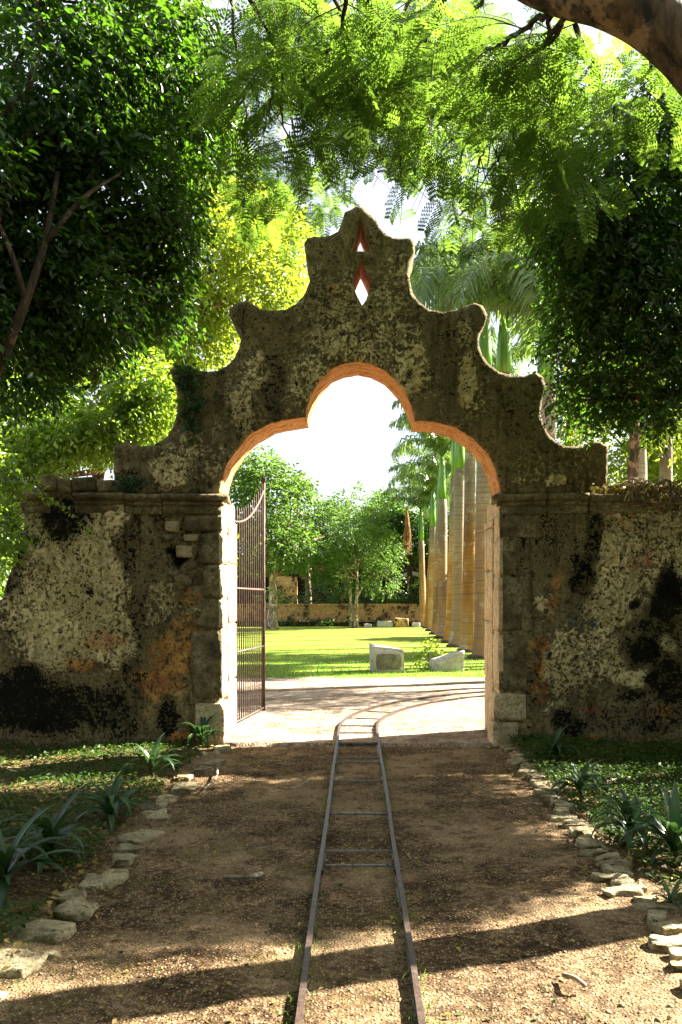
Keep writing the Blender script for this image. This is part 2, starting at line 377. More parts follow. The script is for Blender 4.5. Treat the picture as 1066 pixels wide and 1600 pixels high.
def z_bed(P):
    P = np.asarray(P); return .02 + (fbm(P * [1, 1, 0], 1.1, 8) - .5) * .12 + (fbm(P * [1, 1, 0], 8, 9, 3) - .5) * .03
def z_court(P):
    P = np.asarray(P); return .028 + (fbm(P * [1, 1, 0], .8, 14) - .5) * .03 + (fbm(P * [1, 1, 0], 6, 15, 3) - .5) * .014
sheet('ground', -700, 700, -200, 1500, 50, lambda P: np.full(len(P), -.16), M_far)
sheet('path', -1.95, 2.0, -4, 9.96, .05, z_path, M_path)
sheet('garden_bed', -9, -1.66, -4, 10.0, .07, lambda P: z_bed(P) - .12 * np.clip((P[:, 0] + 1.78) / .12, 0, 1), M_soil)
sheet('garden_bed', 1.70, 9, -4, 10.0, .07, lambda P: z_bed(P) - .12 * np.clip((1.82 - P[:, 0]) / .12, 0, 1), M_soil)
def court_edge(P, x0, x1, y0, y1):
    m = np.isclose(P[:, 1], y0); P[m, 1] += (fbm(P[m] * [1, 0, 0], 4, 3) - .5) * .12
    m = np.isclose(P[:, 1], y1); P[m, 1] += (fbm(P[m] * [1, 0, 0], 1.2, 4) - .5) * .5
    return P
sheet('forecourt', -22, 22, 9.93, 18.6, .07, lambda P: np.where((P[:, 1] < 9.99) | ((np.abs(P[:, 0] - .08) > 1.9) & (P[:, 1] < 10.3)), -.12, z_court(P)), M_court, edge=court_edge)
sheet('lawn', -60, 60, 18.3, 62, .5, lambda P: -.005 + (fbm(P, .25, 21) - .5) * .06, M_lawn)
# short blades along the lawn edge and near part
def blades(pos, h, w, seed, lean=.5):
    r = np.random.RandomState(seed); n = len(pos); a = r.rand(n) * 6.283; l = r.rand(n) * lean
    side = np.stack([np.cos(a), np.sin(a), a * 0], 1); ln = np.stack([np.cos(a + 1.6) * l, np.sin(a + 1.6) * l, np.ones(n)], 1)
    H = (h * (.5 + r.rand(n)))[:, None]
    V = np.stack([pos - side * w, pos + side * w, pos + ln * H], 1).reshape(-1, 3)
    return V, np.arange(3 * n).reshape(-1, 3), np.repeat(r.rand(n), 3)
r = np.random.RandomState(3); n = 26000
gx = r.uniform(-4, 7, n); gyy = 18.3 + 12 * r.rand(n) ** 2
p = np.stack([gx, gyy, np.zeros(n)], 1); V, F, q = blades(p, .05, .006, 4)
mk('lawn_grass', V, F, M_grassblade, attrs={'rnd': q}, kind='stuff')

# pebbles, crumbs and litter on the path
def scatter_stones(name, pts, size, mat, seed, kind='stuff'):
    r = np.random.RandomState(seed); n = len(pts)
    base = np.array([(1, 0, 0), (-1, 0, 0), (0, 1, 0), (0, -1, 0), (0, 0, 1), (0, 0, -1)], float)
    Fb = np.array([(0, 2, 4), (2, 1, 4), (1, 3, 4), (3, 0, 4), (2, 0, 5), (1, 2, 5), (3, 1, 5), (0, 3, 5)])
    a = r.rand(n) * 6.28; B = base[None] * (.55 + .9 * r.rand(n, 6, 1)) * (size[:, None, None]) * np.array([1, 1, .6])
    x = B[..., 0] * np.cos(a)[:, None] - B[..., 1] * np.sin(a)[:, None]; y = B[..., 0] * np.sin(a)[:, None] + B[..., 1] * np.cos(a)[:, None]
    V = np.stack([x, y, B[..., 2]], 2) + pts[:, None]
    F = (Fb[None] + (np.arange(n) * 6)[:, None, None]).reshape(-1, 3)
    return mk(name, V.reshape(-1, 3), F, mat, kind=kind)
r = np.random.RandomState(11); n = 30000
y = 3.1 + 6.8 * r.rand(n) ** 1.7; x = r.uniform(-1.62, 1.68, n)
P = np.stack([x, y, x * 0], 1); keep = fbm(P, 2.2, 31) + r.rand(n) * .3 > .55; P = P[keep]
P[:, 2] = z_path(P) + .001
scatter_stones('path_gravel', P, .002 + .005 * r.rand(len(P)) ** 3, M_path, 12)
n = 500; P = np.stack([r.uniform(-1.6, 1.65, n), 3.1 + 6.6 * r.rand(n) ** 1.4, np.zeros(n)], 1); P[:, 2] = z_path(P) + .002
scatter_stones('path_pebbles', P, .006 + .012 * r.rand(n) ** 3, M_limestone, 13)

# ------------------------------------------------------------------ leaves
def leaf_mesh(pos, d, nrm, L, Wd, hexa=False, rnd=None):
    d = d / (np.linalg.norm(d, axis=1)[:, None] + 1e-9); s = np.cross(d, nrm); s /= np.linalg.norm(s, axis=1)[:, None] + 1e-9
    u = np.cross(s, d); L = L[:, None]; Wd = Wd[:, None]
    if hexa:
        P = [pos, pos + d * L * .3 + s * Wd * .48 + u * Wd * .18, pos + d * L * .68 + s * Wd * .38 + u * Wd * .1, pos + d * L - u * L * .14,
             pos + d * L * .68 - s * Wd * .38 + u * Wd * .1, pos + d * L * .3 - s * Wd * .48 + u * Wd * .18]
        V = np.stack(P, 1).reshape(-1, 3); b = (np.arange(len(pos)) * 6)[:, None]
        F = np.concatenate([b + np.array([[0, 1, 2, 3]]), b + np.array([[0, 3, 4, 5]])], 0)
        k = 6
    else:
        P = [pos, pos + d * L * .45 + s * Wd * .5 + u * Wd * .15, pos + d * L - u * L * .12, pos + d * L * .45 - s * Wd * .5 + u * Wd * .15]
        V = np.stack(P, 1).reshape(-1, 3); b = (np.arange(len(pos)) * 4)[:, None]
        F = np.concatenate([b + np.array([[0, 1, 2]]), b + np.array([[0, 2, 3]])], 0)
        k = 4
    q = np.repeat(rnd if rnd is not None else np.random.RandomState(len(pos)).rand(len(pos)), k)
    return V, F, q

def blob_points(blobs, n, seed, clump=1.0, th=.5, inner=.45):
    r = np.random.RandomState(seed); blobs = np.asarray(blobs, float)
    vol = blobs[:, 3] * blobs[:, 4] * blobs[:, 5]; w = vol ** .8; w /= w.sum()
    C = []; D = []; got = 0
    while got < n:
        b = blobs[r.choice(len(blobs), n, p=w)]
        u = r.normal(size=(n, 3)); u /= np.linalg.norm(u, axis=1)[:, None]
        q = b[:, :3] + u * b[:, 3:6] * (inner + (1 - inner) * r.rand(n))[:, None] ** .7
        # ragged outline and gaps
        keep = fbm(q, clump, seed + 5, 3) + (r.rand(n) - .5) * .12 > th - .04
        C.append(q[keep]); D.append(u[keep]); got += keep.sum()
        if keep.sum() == 0: break
    return np.concatenate(C)[:n], np.concatenate(D)[:n]

def twig_leaves(C, D, k, tl, L, asp, seed, droop=.3, hexa=False, flat=.6, clip=None):
    r = np.random.RandomState(seed); n = len(C)
    d = D * .7 + r.normal(size=(n, 3)) * .5; d[:, 2] -= droop; d /= np.linalg.norm(d, axis=1)[:, None]
    t = (np.arange(k) + .3)[None, :] / k; pos = C[:, None] + d[:, None] * (t * tl)[..., None]
    pos[..., 2] -= (t ** 2) * tl * droop * .5
    side = np.cross(d, np.array([0, 0, 1.])) + 1e-6; side /= np.linalg.norm(side, axis=1)[:, None]
    sg = np.where(np.arange(k) % 2, 1., -1.)[None, :, None]
    ld = d[:, None] * .6 + side[:, None] * sg * .8 + r.normal(size=(n, k, 3)) * .3; ld[..., 2] -= .15 + droop * .4
    nr = np.array([0, 0, 1.]) * flat + r.normal(size=(n, k, 3)) * .55
    pos = pos.reshape(-1, 3); ld = ld.reshape(-1, 3); nr = nr.reshape(-1, 3); m = len(pos)
    LL = L * (.6 + .7 * r.rand(m))
    rnd = np.clip(np.repeat(np.clip((fbm(C, .55 / max(tl, .05) * .4, seed + 3, 3) - .3) * 2.4, 0, 1) * .5 + r.rand(n) * .25, k) + r.rand(m) * .35, 0, 1)
    if clip is not None:
        kk = clip(pos); pos, ld, nr, LL, rnd = pos[kk], ld[kk], nr[kk], LL[kk], rnd[kk]
    return leaf_mesh(pos, ld, nr, LL, LL * asp, hexa, rnd)

def tree(name, label, cat, base, trunk, limbs, blobs, n, k, tl, L, asp, mat, bark, seed, droop=.3, hexa=False, clump=1.0, th=.5, inner=.45, group=None, rad=.15, clip=None, trunks=None):
    base = np.asarray(base, float); o = thing(name, label, cat, base, group)
    g = Geo(); tr = smooth_line(trunk, 5); g.tube(tr, np.linspace(rad, rad * .5, len(tr)) * (1 + .5 * np.exp(-np.arange(len(tr)) / 2.)), 10)
    if trunks:
        for t2, r2 in trunks: q = smooth_line(t2, 5); g.tube(q, np.linspace(r2, r2 * .6, len(q)), 8)
    g.build('trunk', bark, o, True, org=base)
    r = np.random.RandomState(seed + 1); B = np.asarray(blobs, float)
    g = Geo(); top = np.asarray(trunk[-1], float)
    for b in B:
        st = np.asarray(trunk[-1 if len(trunk) < 3 else r.randint(len(trunk) // 2, len(trunk))], float)
        e = b[:3]; m = (st + e) / 2 + r.normal(size=3) * .12 * np.linalg.norm(e - st) / 3
        q = smooth_line([st, m, e], 5); g.tube(q, np.linspace(rad * .45, rad * .12, len(q)), 6)
        for _ in range(limbs):
            u = r.normal(size=3); u /= np.linalg.norm(u); q2 = e + u * b[3:6] * .85
            g.tube(smooth_line([(e + st) * .5 * .2 + e * .8, (e + q2) / 2 + r.normal(size=3) * .1, q2], 3), np.linspace(rad * .14, rad * .03, 7), 4)
    g.build('branches', bark, o, True, org=base, kind='stuff')
    C, D = blob_points(blobs, n, seed, clump, th, inner)
    V, F, q = twig_leaves(C, D, k, tl, L, asp, seed, droop, hexa, clip=clip)
    mk('foliage', V, F, mat, o, attrs={'rnd': q}, org=base, kind='stuff')
    return o

# ------------------------------------------------------------------ gateway and walls
# what the lime, mould, ochre and painted hole shade look like, by place on the wall (source-photo units turned to metres at the wall)
PALE = [(125,880,75,95,.62),(50,945,60,80,.55),(165,1000,60,60,.52),(100,1000,85,60,.62),(160,815,40,35,.58),(58,835,26,40,.55),(130,940,70,60,.6),(185,930,25,60,.5),
 (250,940,34,40,.42),(285,950,30,30,.40),(230,1010,30,40,.3),(330,1130,20,35,.4),(200,790,16,20,.4),(60,1140,60,18,.22),(260,1145,60,16,.25),(330,860,14,50,.26),(325,960,16,60,.32),
 (960,880,40,80,.58),(1030,840,50,60,.56),(985,800,60,30,.58),(955,955,50,40,.6),(855,950,24,30,.50),(885,1040,48,55,.52),(980,1055,42,16,.56),(935,1020,45,50,.52),(1042,1012,26,20,.5),
 (1062,870,22,60,.6),(870,1095,34,30,.38),(1110,880,60,90,.5),(840,870,20,20,.25),(1000,1125,40,20,.28),(920,1130,30,20,.2),(990,900,60,60,.5),
 (265,740,40,32,.45),(300,700,30,40,.34),(385,640,22,55,.42),(405,585,20,35,.40),(345,680,16,40,.30),(485,590,34,50,.42),(520,520,50,50,.40),(560,520,90,50,.36),(640,575,36,50,.46),(735,600,18,45,.58),
 (728,520,16,34,.40),(600,480,50,50,.33),(620,430,26,50,.33),(500,440,18,60,.28),(860,745,18,14,.5),(820,740,40,20,.3),(910,740,30,20,.3),(560,545,40,12,.4),(440,560,14,20,.34),(820,650,60,60,.22),(560,500,120,90,.34),(400,620,80,60,.29),(720,620,60,60,.29),(300,720,90,40,.30),(860,720,80,40,.27),(270,900,60,60,.24),(860,880,50,60,.22)]
BLACK = [(28,1085,46,45,.85),(60,1105,95,38,.8),(140,1100,60,22,.65),(170,1120,40,25,.6),(105,812,38,34,.75),(120,785,30,14,.7),(207,850,16,60,.5),(215,960,16,60,.42),(205,1060,18,50,.5),(262,1120,18,34,.62),
 (22,880,22,50,.55),(20,1140,30,20,.4),(133,922,7,12,.7),(278,868,16,22,.9),(240,880,14,40,.3),(300,1160,60,10,.5),(195,1130,30,30,.5),(248,800,18,20,.5),(290,830,40,14,.4),
 (1048,940,26,52,.85),(1008,1022,30,20,.8),(1050,1065,45,35,.7),(1030,985,30,18,.55),(920,860,14,60,.55),(905,900,18,36,.62),(858,830,40,36,.42),(890,1130,26,24,.7),(985,1085,28,14,.62),(1035,1120,50,24,.5),
 (815,880,8,80,.45),(990,940,12,9,.75),(960,1120,40,20,.4),(830,1080,16,40,.45),(930,1160,120,12,.45),(1090,1000,40,80,.5),
 (430,600,15,75,.40),(703,590,20,75,.34),(470,600,6,60,.3),(350,600,8,60,.3),(800,640,14,60,.32),(700,530,32,30,.35),(560,345,40,24,.30),(510,400,20,30,.22),(390,490,30,14,.3),(740,490,22,14,.3),(300,590,28,18,.35),(300,640,22,40,.35),(655,480,70,10,.25),
 (190,750,26,12,.5),(590,455,40,14,.2),(875,640,22,60,.3),(780,740,18,16,.35)]
ORANGE = [(160,1000,38,22,.42),(132,1045,38,14,.5),(110,1035,20,10,.4),(270,1020,48,36,.46),(240,1062,50,32,.5),(282,1146,20,10,.7),(300,925,30,20,.42),(290,985,40,30,.42),(240,1100,30,30,.3),(70,1145,60,14,.3),
 (845,1040,14,20,.62),(845,1012,20,14,.5),(850,1080,18,26,.5),(830,1130,20,20,.25),(1040,1112,20,16,.5),(917,1150,26,14,.42),(872,925,9,34,.5),(860,960,12,30,.38),(985,870,40,14,.3),(1000,1140,50,14,.3),
 (510,470,18,40,.30),(715,640,30,50,.25),(380,720,20,30,.22),(330,620,24,40,.2),(195,850,10,60,.2)]
RED = [(165,796,42,8,.6),(240,1068,40,16,.5),(985,795,66,6,.75),(1010,870,40,18,.42),(930,1100,20,10,.55),(990,1042,22,14,.35),(990,815,60,16,.34),(1005,1092,30,8,.35),(845,1012,14,10,.45),(160,1000,18,16,.4),(545,0,1,1,0)]
CRAZE = [(1035,830,45,70,1.),(930,960,60,60,.5),(1000,870,70,60,.7),(960,1000,50,40,.5),(560,560,60,30,.3)]
HOLE = [(278,868,15,20,.16),(262,850,12,26,.05),(290,830,40,22,.05),(300,880,34,26,.04),(262,1120,14,24,.04),(905,905,14,24,.04),(845,1060,10,50,.03)]
BLUE = [((905,958),(909,985)),((909,985),(915,962)),((922,965),(926,984)),((926,984),(934,966)),((936,962),(940,972)),((889,962),(893,978)),((893,978),(898,960)),((975,960),(985,948))]
def fld(px, py, L):
    o = np.zeros(len(px))
    for cx, cy, rx, ry, v in L:
        d = np.sqrt(((px - cx) / rx) ** 2 + ((py - cy) / ry) ** 2)
        o = np.maximum(o, v * np.clip((1.45 - d) / .75, 0, 1))
    return o
def paint(P):
    px = VX + P[:, 0] * 134; py = VY - (P[:, 2] - CAM_H) * 134
    wob = np.stack([P[:, 0], P[:, 1] * .3, P[:, 2]], 1)
    ox = (fbm(wob, 2.2, 51) - .5) * 46 + (fbm(wob, 9, 52, 2) - .5) * 14; oy = (fbm(wob, 2.2, 53) - .5) * 46 + (fbm(wob, 9, 54, 2) - .5) * 14
    qx, qy = px + ox, py + oy
    A = np.stack([fld(qx, qy, PALE) * np.where(P[:, 2] > 2.95, 1.22, 1.0), fld(qx, qy, BLACK), fld(qx, qy, ORANGE) * 1.22], 1)
    bl = np.zeros(len(px))
    for a, b in BLUE:
        a = np.array(a, float); b = np.array(b, float); ab = b - a; q = np.stack([px, py], 1) - a
        tt = np.clip((q @ ab) / ab.dot(ab), 0, 1); dd = np.linalg.norm(q - tt[:, None] * ab, axis=1); bl = np.maximum(bl, np.clip(1.6 - dd / 1.6, 0, 1))
    B = np.stack([fld(qx, qy, RED) * 1.15, bl, fld(px, py, CRAZE)], 1)
    return A, B, qx, qy
def inside(pts, poly):
    x, y = pts[:, 0], pts[:, 1]; r = np.zeros(len(pts), bool); n = len(poly)
    for i in range(n):
        x0, y0 = poly[i]; x1, y1 = poly[(i + 1) % n]
        c = ((y0 > y) != (y1 > y)) & (x < (x1 - x0) * (y - y0) / (y1 - y0 + 1e-12) + x0); r ^= c
    return r
def resample(poly, st):
    out = []
    n = len(poly)
    for i in range(n):
        a, b = poly[i], poly[(i + 1) % n]; L = np.linalg.norm(b - a); k = max(1, int(round(L / st)))
        for t in range(k): out.append(a + (b - a) * t / k)
    return np.array(out)
def px2(poly): return np.array([((x - VX) / 134, CAM_H + (VY - y) / 134) for x, y in poly])

def masonry(name, loops, y0, y1, parent, org, side_mats, st=.035, jit=.008, relief=.02, depth_holes=True, layers=8, bev=.018):
    """slab standing from y0 to y1; loops[0] outline, others holes. front is finely meshed with real relief"""
    Ls = []
    for L in loops:
        q = resample(L, st * 1.15); p3 = np.stack([q[:, 0], np.zeros(len(q)), q[:, 1]], 1)
        q = q + np.stack([fbm(p3, 7, 61, 3) - .5, fbm(p3, 7, 62, 3) - .5], 1) * jit * 3
        Ls.append(q)
    lo = Ls[0].min(0); hi = Ls[0].max(0)
    gx, gz = np.meshgrid(np.arange(lo[0], hi[0], st), np.arange(lo[1], hi[1], st)); gx[::2] += st / 2
    G = np.stack([gx.ravel(), gz.ravel()], 1) + (rs.rand(gx.size, 2) - .5) * st * .35
    k = inside(G, Ls[0])
    for h in Ls[1:]: k &= ~inside(G, h)
    B = np.concatenate(Ls); G = G[k]
    # keep interior points off the outline
    kk = np.ones(len(G), bool)
    for i in range(0, len(G), 4000):
        d = ((G[i:i + 4000, None] - B[None]) ** 2).sum(2).min(1); kk[i:i + 4000] = d > (st * .5) ** 2
    G = G[kk]
    pts = np.concatenate([B, G]); edges = []; s = 0
    for L in Ls:
        n = len(L); edges += [(s + i, s + (i + 1) % n) for i in range(n)]; s += n
    vo, _, fo, orig, _, _ = delaunay_2d_cdt([Vector((float(a), float(b))) for a, b in pts], edges, [], 0, 1e-6)
    vo = np.array([(v.x, v.y) for v in vo]); fo = np.array(fo); c = vo[fo].mean(1); k = inside(c, Ls[0])
    for h in Ls[1:]: k &= ~inside(c, h)
    fo = fo[k]
    v3 = np.stack([vo[:, 0], np.full(len(vo), float(y0)), vo[:, 1]], 1)
    A, Bm, qx, qy = paint(v3)
    nb = len(B); isb = np.zeros(len(vo), bool); isb[:nb] = True
    dep = (fbm(v3, 1.1, 71) - .5) * relief * 2 + (fbm(v3, 6, 72) - .5) * relief * 1.1 - .022 * np.clip((A[:, 0] - .3) * 5, 0, 1)
    if depth_holes: dep += fld(qx, qy, HOLE)
    dist = np.full(len(vo), 9.)
    for i in range(0, len(vo), 4000): dist[i:i + 4000] = np.sqrt(((vo[i:i + 4000, None] - B[None]) ** 2).sum(2).min(1))
    dep += bev * np.clip(1 - dist / (bev * 2.2), 0, 1) ** 1.5
    v3[:, 1] += dep
    V = [v3]; F = [tuple(f[::-1]) for f in fo]; MI = [0] * len(F); base = len(v3); s = 0
    # front must face -Y
    a, b, cc = v3[F[0][0]], v3[F[0][1]], v3[F[0][2]]
    if np.cross(b - a, cc - a)[1] > 0: F = [f[::-1] for f in F]
    AA = [A]; BB = [Bm]; n_layers = layers
    for li, L in enumerate(Ls):
        n = len(L); prev = np.arange(s, s + n)
        for j in range(1, n_layers + 1):
            y = y0 + (y1 - y0) * j / n_layers
            q = np.stack([L[:, 0], np.full(n, y), L[:, 1]], 1)
            q[:, 0] += (fbm(q, 5, 81, 3) - .5) * relief * 1.2; q[:, 2] += (fbm(q, 5, 82, 3) - .5) * relief * 1.2
            V.append(q); a_, b_, _, _ = paint(q); a_ = a_ * .7; AA.append(a_); BB.append(b_ * .5)
            cur = np.arange(base, base + n); base += n
            for i in range(n):
                f = (prev[i], prev[(i + 1) % n], cur[(i + 1) % n], cur[i]); F.append(f); MI.append(side_mats(li, (L[i] + L[(i + 1) % n]) / 2))
            prev = cur
        s += n
    # back face: same triangulation of the outline only
    bb, _, bf, _, _, _ = delaunay_2d_cdt([Vector((float(a), float(b))) for a, b in B], edges, [], 0, 1e-6)
    bv = np.array([(v.x, v.y) for v in bb]); bf = np.array(bf); c = bv[bf].mean(1); k = inside(c, Ls[0])
    for h in Ls[1:]: k &= ~inside(c, h)
    bq = np.stack([bv[:, 0], np.full(len(bv), float(y1)), bv[:, 1]], 1); V.append(bq); a_, b_, _, _ = paint(bq); AA.append(a_); BB.append(b_)
    F += [tuple(x + base for x in f) for f in bf[k]]; MI += [0] * int(k.sum())
    o = mk(name, np.concatenate(V), F, None, parent, True, attrs={'stain': np.concatenate(AA), 'stain_b': np.concatenate(BB)}, org=org,
           mats=[M_wall, M_orange, M_pink, M_jamb], mi=MI)
    return o

ORG = (0, 10, 0)
gate_root = thing('stone_gateway', 'tall weathered stone gateway with a curved baroque gable and trefoil arch over the track', 'gateway', ORG)
OUT = [(178,772),(177,706),(176,699),(186,691),(198,690),(205,694),(215,697),(235,696),(250,690),(262,680),(271,665),(276,645),(277,625),(274,605),(267,585),(264,578),(270,572),(283,570),(297,571),(304,577),(320,580),(340,578),(355,570),(366,558),(374,540),(377,525),(374,512),(364,503),(358,492),(360,480),(370,472),(385,470),(395,474),(405,482),(425,485),(445,483),(462,475),(475,460),(483,440),(485,425),(482,412),(477,395),(475,380),(480,371),(490,368),(500,369),(515,367),(528,360),(535,345),(539,330),(550,326),(558,321),(567,323),(577,333),(588,343),(593,354),(608,367),(622,371),(640,370),(648,377),(649,392),(643,405),(639,420),(641,440),(646,458),(655,472),(670,482),(693,487),(713,484),(728,476),(743,472),(755,477),(762,490),(759,505),(750,520),(749,536),(754,553),(763,567),(781,580),(800,586),(823,587),(838,580),(850,588),(854,604),(848,622),(845,645),(849,662),(856,676),(866,687),(880,696),(898,698),(914,696),(924,690),(938,689),(951,696),(951,713),(948,772)]
INN = [(782,772),(781,757),(775,733),(763,709),(740,685),(710,667),(684,659),(660,657),(648,658),(647,648),(641,628),(626,604),(605,581),(582,568),(560,564),(538,567),(516,577),(498,596),(485,619),(479,638),(478,651),(449,655),(423,661),(393,676),(370,702),(355,725),(346,750),(342,772)]
TRI = [(564,341),(549,392),(556,391),(580,391),(576,378)]
DIA = [(564,402),(550,440),(557,460),(566,477),(572,468),(581,440)]
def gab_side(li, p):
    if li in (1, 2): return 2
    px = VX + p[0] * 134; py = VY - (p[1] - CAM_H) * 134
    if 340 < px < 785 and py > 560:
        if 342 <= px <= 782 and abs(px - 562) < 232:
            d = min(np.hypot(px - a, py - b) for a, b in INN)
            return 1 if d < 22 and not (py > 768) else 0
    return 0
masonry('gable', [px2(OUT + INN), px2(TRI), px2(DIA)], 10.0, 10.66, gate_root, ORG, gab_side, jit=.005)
# piers
LP = [(196,1190),(196,795),(196,776),(346,776),(346,860),(346,960),(344,1060),(342,1100),(346,1190)]
RP = [(779,1190),(780,1090),(781,960),(782,860),(782,776),(920,776),(920,1190)]
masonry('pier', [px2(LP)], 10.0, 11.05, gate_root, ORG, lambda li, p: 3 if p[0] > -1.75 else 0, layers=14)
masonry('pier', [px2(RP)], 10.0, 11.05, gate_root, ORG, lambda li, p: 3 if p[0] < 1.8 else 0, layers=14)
# garden walls either side
lw = thing('garden_wall', 'stained plaster garden wall left of the gateway with a broken sloping end', 'wall', (-4, 10, 0))
LWp = [(-420,1190),(-420,960),(-60,955),(-20,945),(2,935),(14,900),(24,870),(36,845),(38,806),(30,790),(36,764),(62,760),(66,746),(88,745),(108,750),(130,748),(160,751),(196.5,750),(196.5,1190)]
masonry('wall', [px2(LWp)], 10.004, 10.62, lw, (-4, 10, 0), lambda li, p: 0)
rw = thing('garden_wall', 'mould blackened plaster garden wall right of the gateway under the dark tree', 'wall', (4, 10, 0))
RWp = [(919.5,1190),(919.5,768),(960,763),(1010,760),(1040,766),(1075,770),(1160,766),(1500,768),(1500,1190)]
masonry('wall', [px2(RWp)], 10.004, 10.62, rw, (4, 10, 0), lambda li, p: 0)

# cornice: a moulded course of stones, returned round the jamb
PROF = [(.0,2.70),(.022,2.703),(.026,2.775),(.006,2.79),(.012,2.80),(.05,2.805),(.062,2.82),(.058,2.838),(.034,2.848),(.04,2.855),(.10,2.862),(.128,2.88),(.134,2.902),(.122,2.922),(.06,2.935),(-.10,2.94)]
def cornice(path, parent, org, seed, mat, k0=.0, k1=0.0):
    path = np.array(path, float); seg = []
    pts = []
    for i in range(len(path) - 1):
        L = np.linalg.norm(path[i + 1] - path[i]); n = max(2, int(L / .05))
        for t in range(n): pts.append((path[i] + (path[i + 1] - path[i]) * t / n, i))
    pts.append((path[-1], len(path) - 2))
    V = []; m = len(PROF)
    dirs = [(path[i + 1] - path[i]) / np.linalg.norm(path[i + 1] - path[i]) for i in range(len(path) - 1)]
    nrm = [np.array([d[1], -d[0]]) for d in dirs]
    for j, (p, i) in enumerate(pts):
        nn = nrm[i]
        if i > 0 and np.allclose(p, path[i]): nn = nrm[i - 1] + nrm[i]
        for (o, z) in PROF:
            q = p + nn * o * .8; V.append((q[0], q[1], z))
    V = np.array(V); nz = np.stack([fbm(V + k * 17, 6, seed + k, 4) - .5 for k in range(3)], 1) * .022 + np.stack([fbm(V * [1, 1, .2] + k * 5, 1.5, seed + k + 9, 2) - .5 for k in range(3)], 1) * .03
    V += nz
    n = len(pts)
    F = [(a * m + k, (a + 1) * m + k, (a + 1) * m + k + 1, a * m + k + 1) for a in range(n - 1) for k in range(m - 1)]
    F += [tuple(k for k in range(m)), tuple((n - 1) * m + k for k in range(m - 1, -1, -1))]
    return mk('cornice_stone', V, F, mat, parent, True, org=org)
xL = lambda p: (p - VX) / 134
cornice([(xL(255), 10.0), (xL(344), 10.0), (xL(344) - .13, 11.05)], gate_root, ORG, 3, M_quoin)
cornice([(xL(197), 10.0), (xL(252), 10.0)], gate_root, ORG, 4, M_quoin)
cornice([(xL(784) + .13, 11.05), (xL(784), 10.0), (xL(852), 10.0)], gate_root, ORG, 5, M_quoin)
cornice([(xL(855), 10.0), (xL(919), 10.0)], gate_root, ORG, 6, M_quoin)
cornice([(xL(118), 10.0), (xL(195), 10.0)], lw, (-4, 10, 0), 7, M_quoin)
cornice([(xL(40), 10.0), (xL(80), 10.0)], lw, (-4, 10, 0), 27, M_quoin)
cornice([(xL(921), 10.0), (xL(1010), 10.0)], rw, (4, 10, 0), 8, M_quoin)
cornice([(xL(1030), 10.02), (xL(1190), 10.02)], rw, (4, 10, 0), 9, M_quoin)
def pxblock(name, x0, y0, x1, y1, yf, dep, mat, parent, org, seed, rough=.015, n=6, rnd=.12, out=0):
    a, b = xL(x0), xL(x1); z1, z0 = CAM_H + (VY - y0) / 134, CAM_H + (VY - y1) / 134
    V, F = block_np(((a + b) / 2, yf + dep / 2, (z0 + z1) / 2), (abs(b - a), dep, z1 - z0), rough, n, seed, rnd, 5)
    mi = None; mats = None
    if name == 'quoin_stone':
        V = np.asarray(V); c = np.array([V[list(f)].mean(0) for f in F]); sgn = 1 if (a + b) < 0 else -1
        mi = ((c[:, 0] * sgn) > max(a * sgn, b * sgn) - .03).astype(int); mats = [mat, M_jamb]  # faces towards the opening painted paler, as if sunlit
    return mk(name, V, F, mat, parent, True, org=org, mats=mats, mi=mi)
# quoins
for i, (a, b, c, d, m) in enumerate([(289,806,348,829,M_quoin),(311,833,349,880,M_quoin),(318,883,348,934,M_quoin),(305,937,348,981,M_quoin),(299,985,348,1092,M_quoin),(306,1098,352,1166,M_qpale)]):
    pxblock('quoin_stone', a, b, c, d, 9.988 if i < 5 else 9.955, .42, m, gate_root, ORG, 40 + i, .017)
for i, (a, b, c, d, m) in enumerate([(780,804,838,840,M_quoin),(780,843,806,898,M_quoin),(779,901,816,987,M_quoin),(779,991,823,1079,M_quoin),(772,1084,821,1126,M_qpale),(769,1129,809,1168,M_qpale)]):
    pxblock('quoin_stone', a, b, c, d, 9.988 if i < 4 else 9.95, .42, m, gate_root, ORG, 50 + i, .017)
# inner jamb stones seen on the lit and shaded reveals
for s, x in ((1, 345), (-1, 783)):
    z = 0; i = 0
    r = np.random.RandomState(60 + s)
    ys = [10.42, 10.82, 11.25]
    while z < 2.62:
        h = min(.45 + .3 * r.rand(), 2.68 - z)
        cut = 10.42 + .32 + .2 * r.rand()
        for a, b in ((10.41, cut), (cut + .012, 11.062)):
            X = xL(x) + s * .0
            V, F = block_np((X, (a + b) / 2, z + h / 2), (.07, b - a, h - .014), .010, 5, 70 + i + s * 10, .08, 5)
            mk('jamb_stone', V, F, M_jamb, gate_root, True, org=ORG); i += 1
        z += h
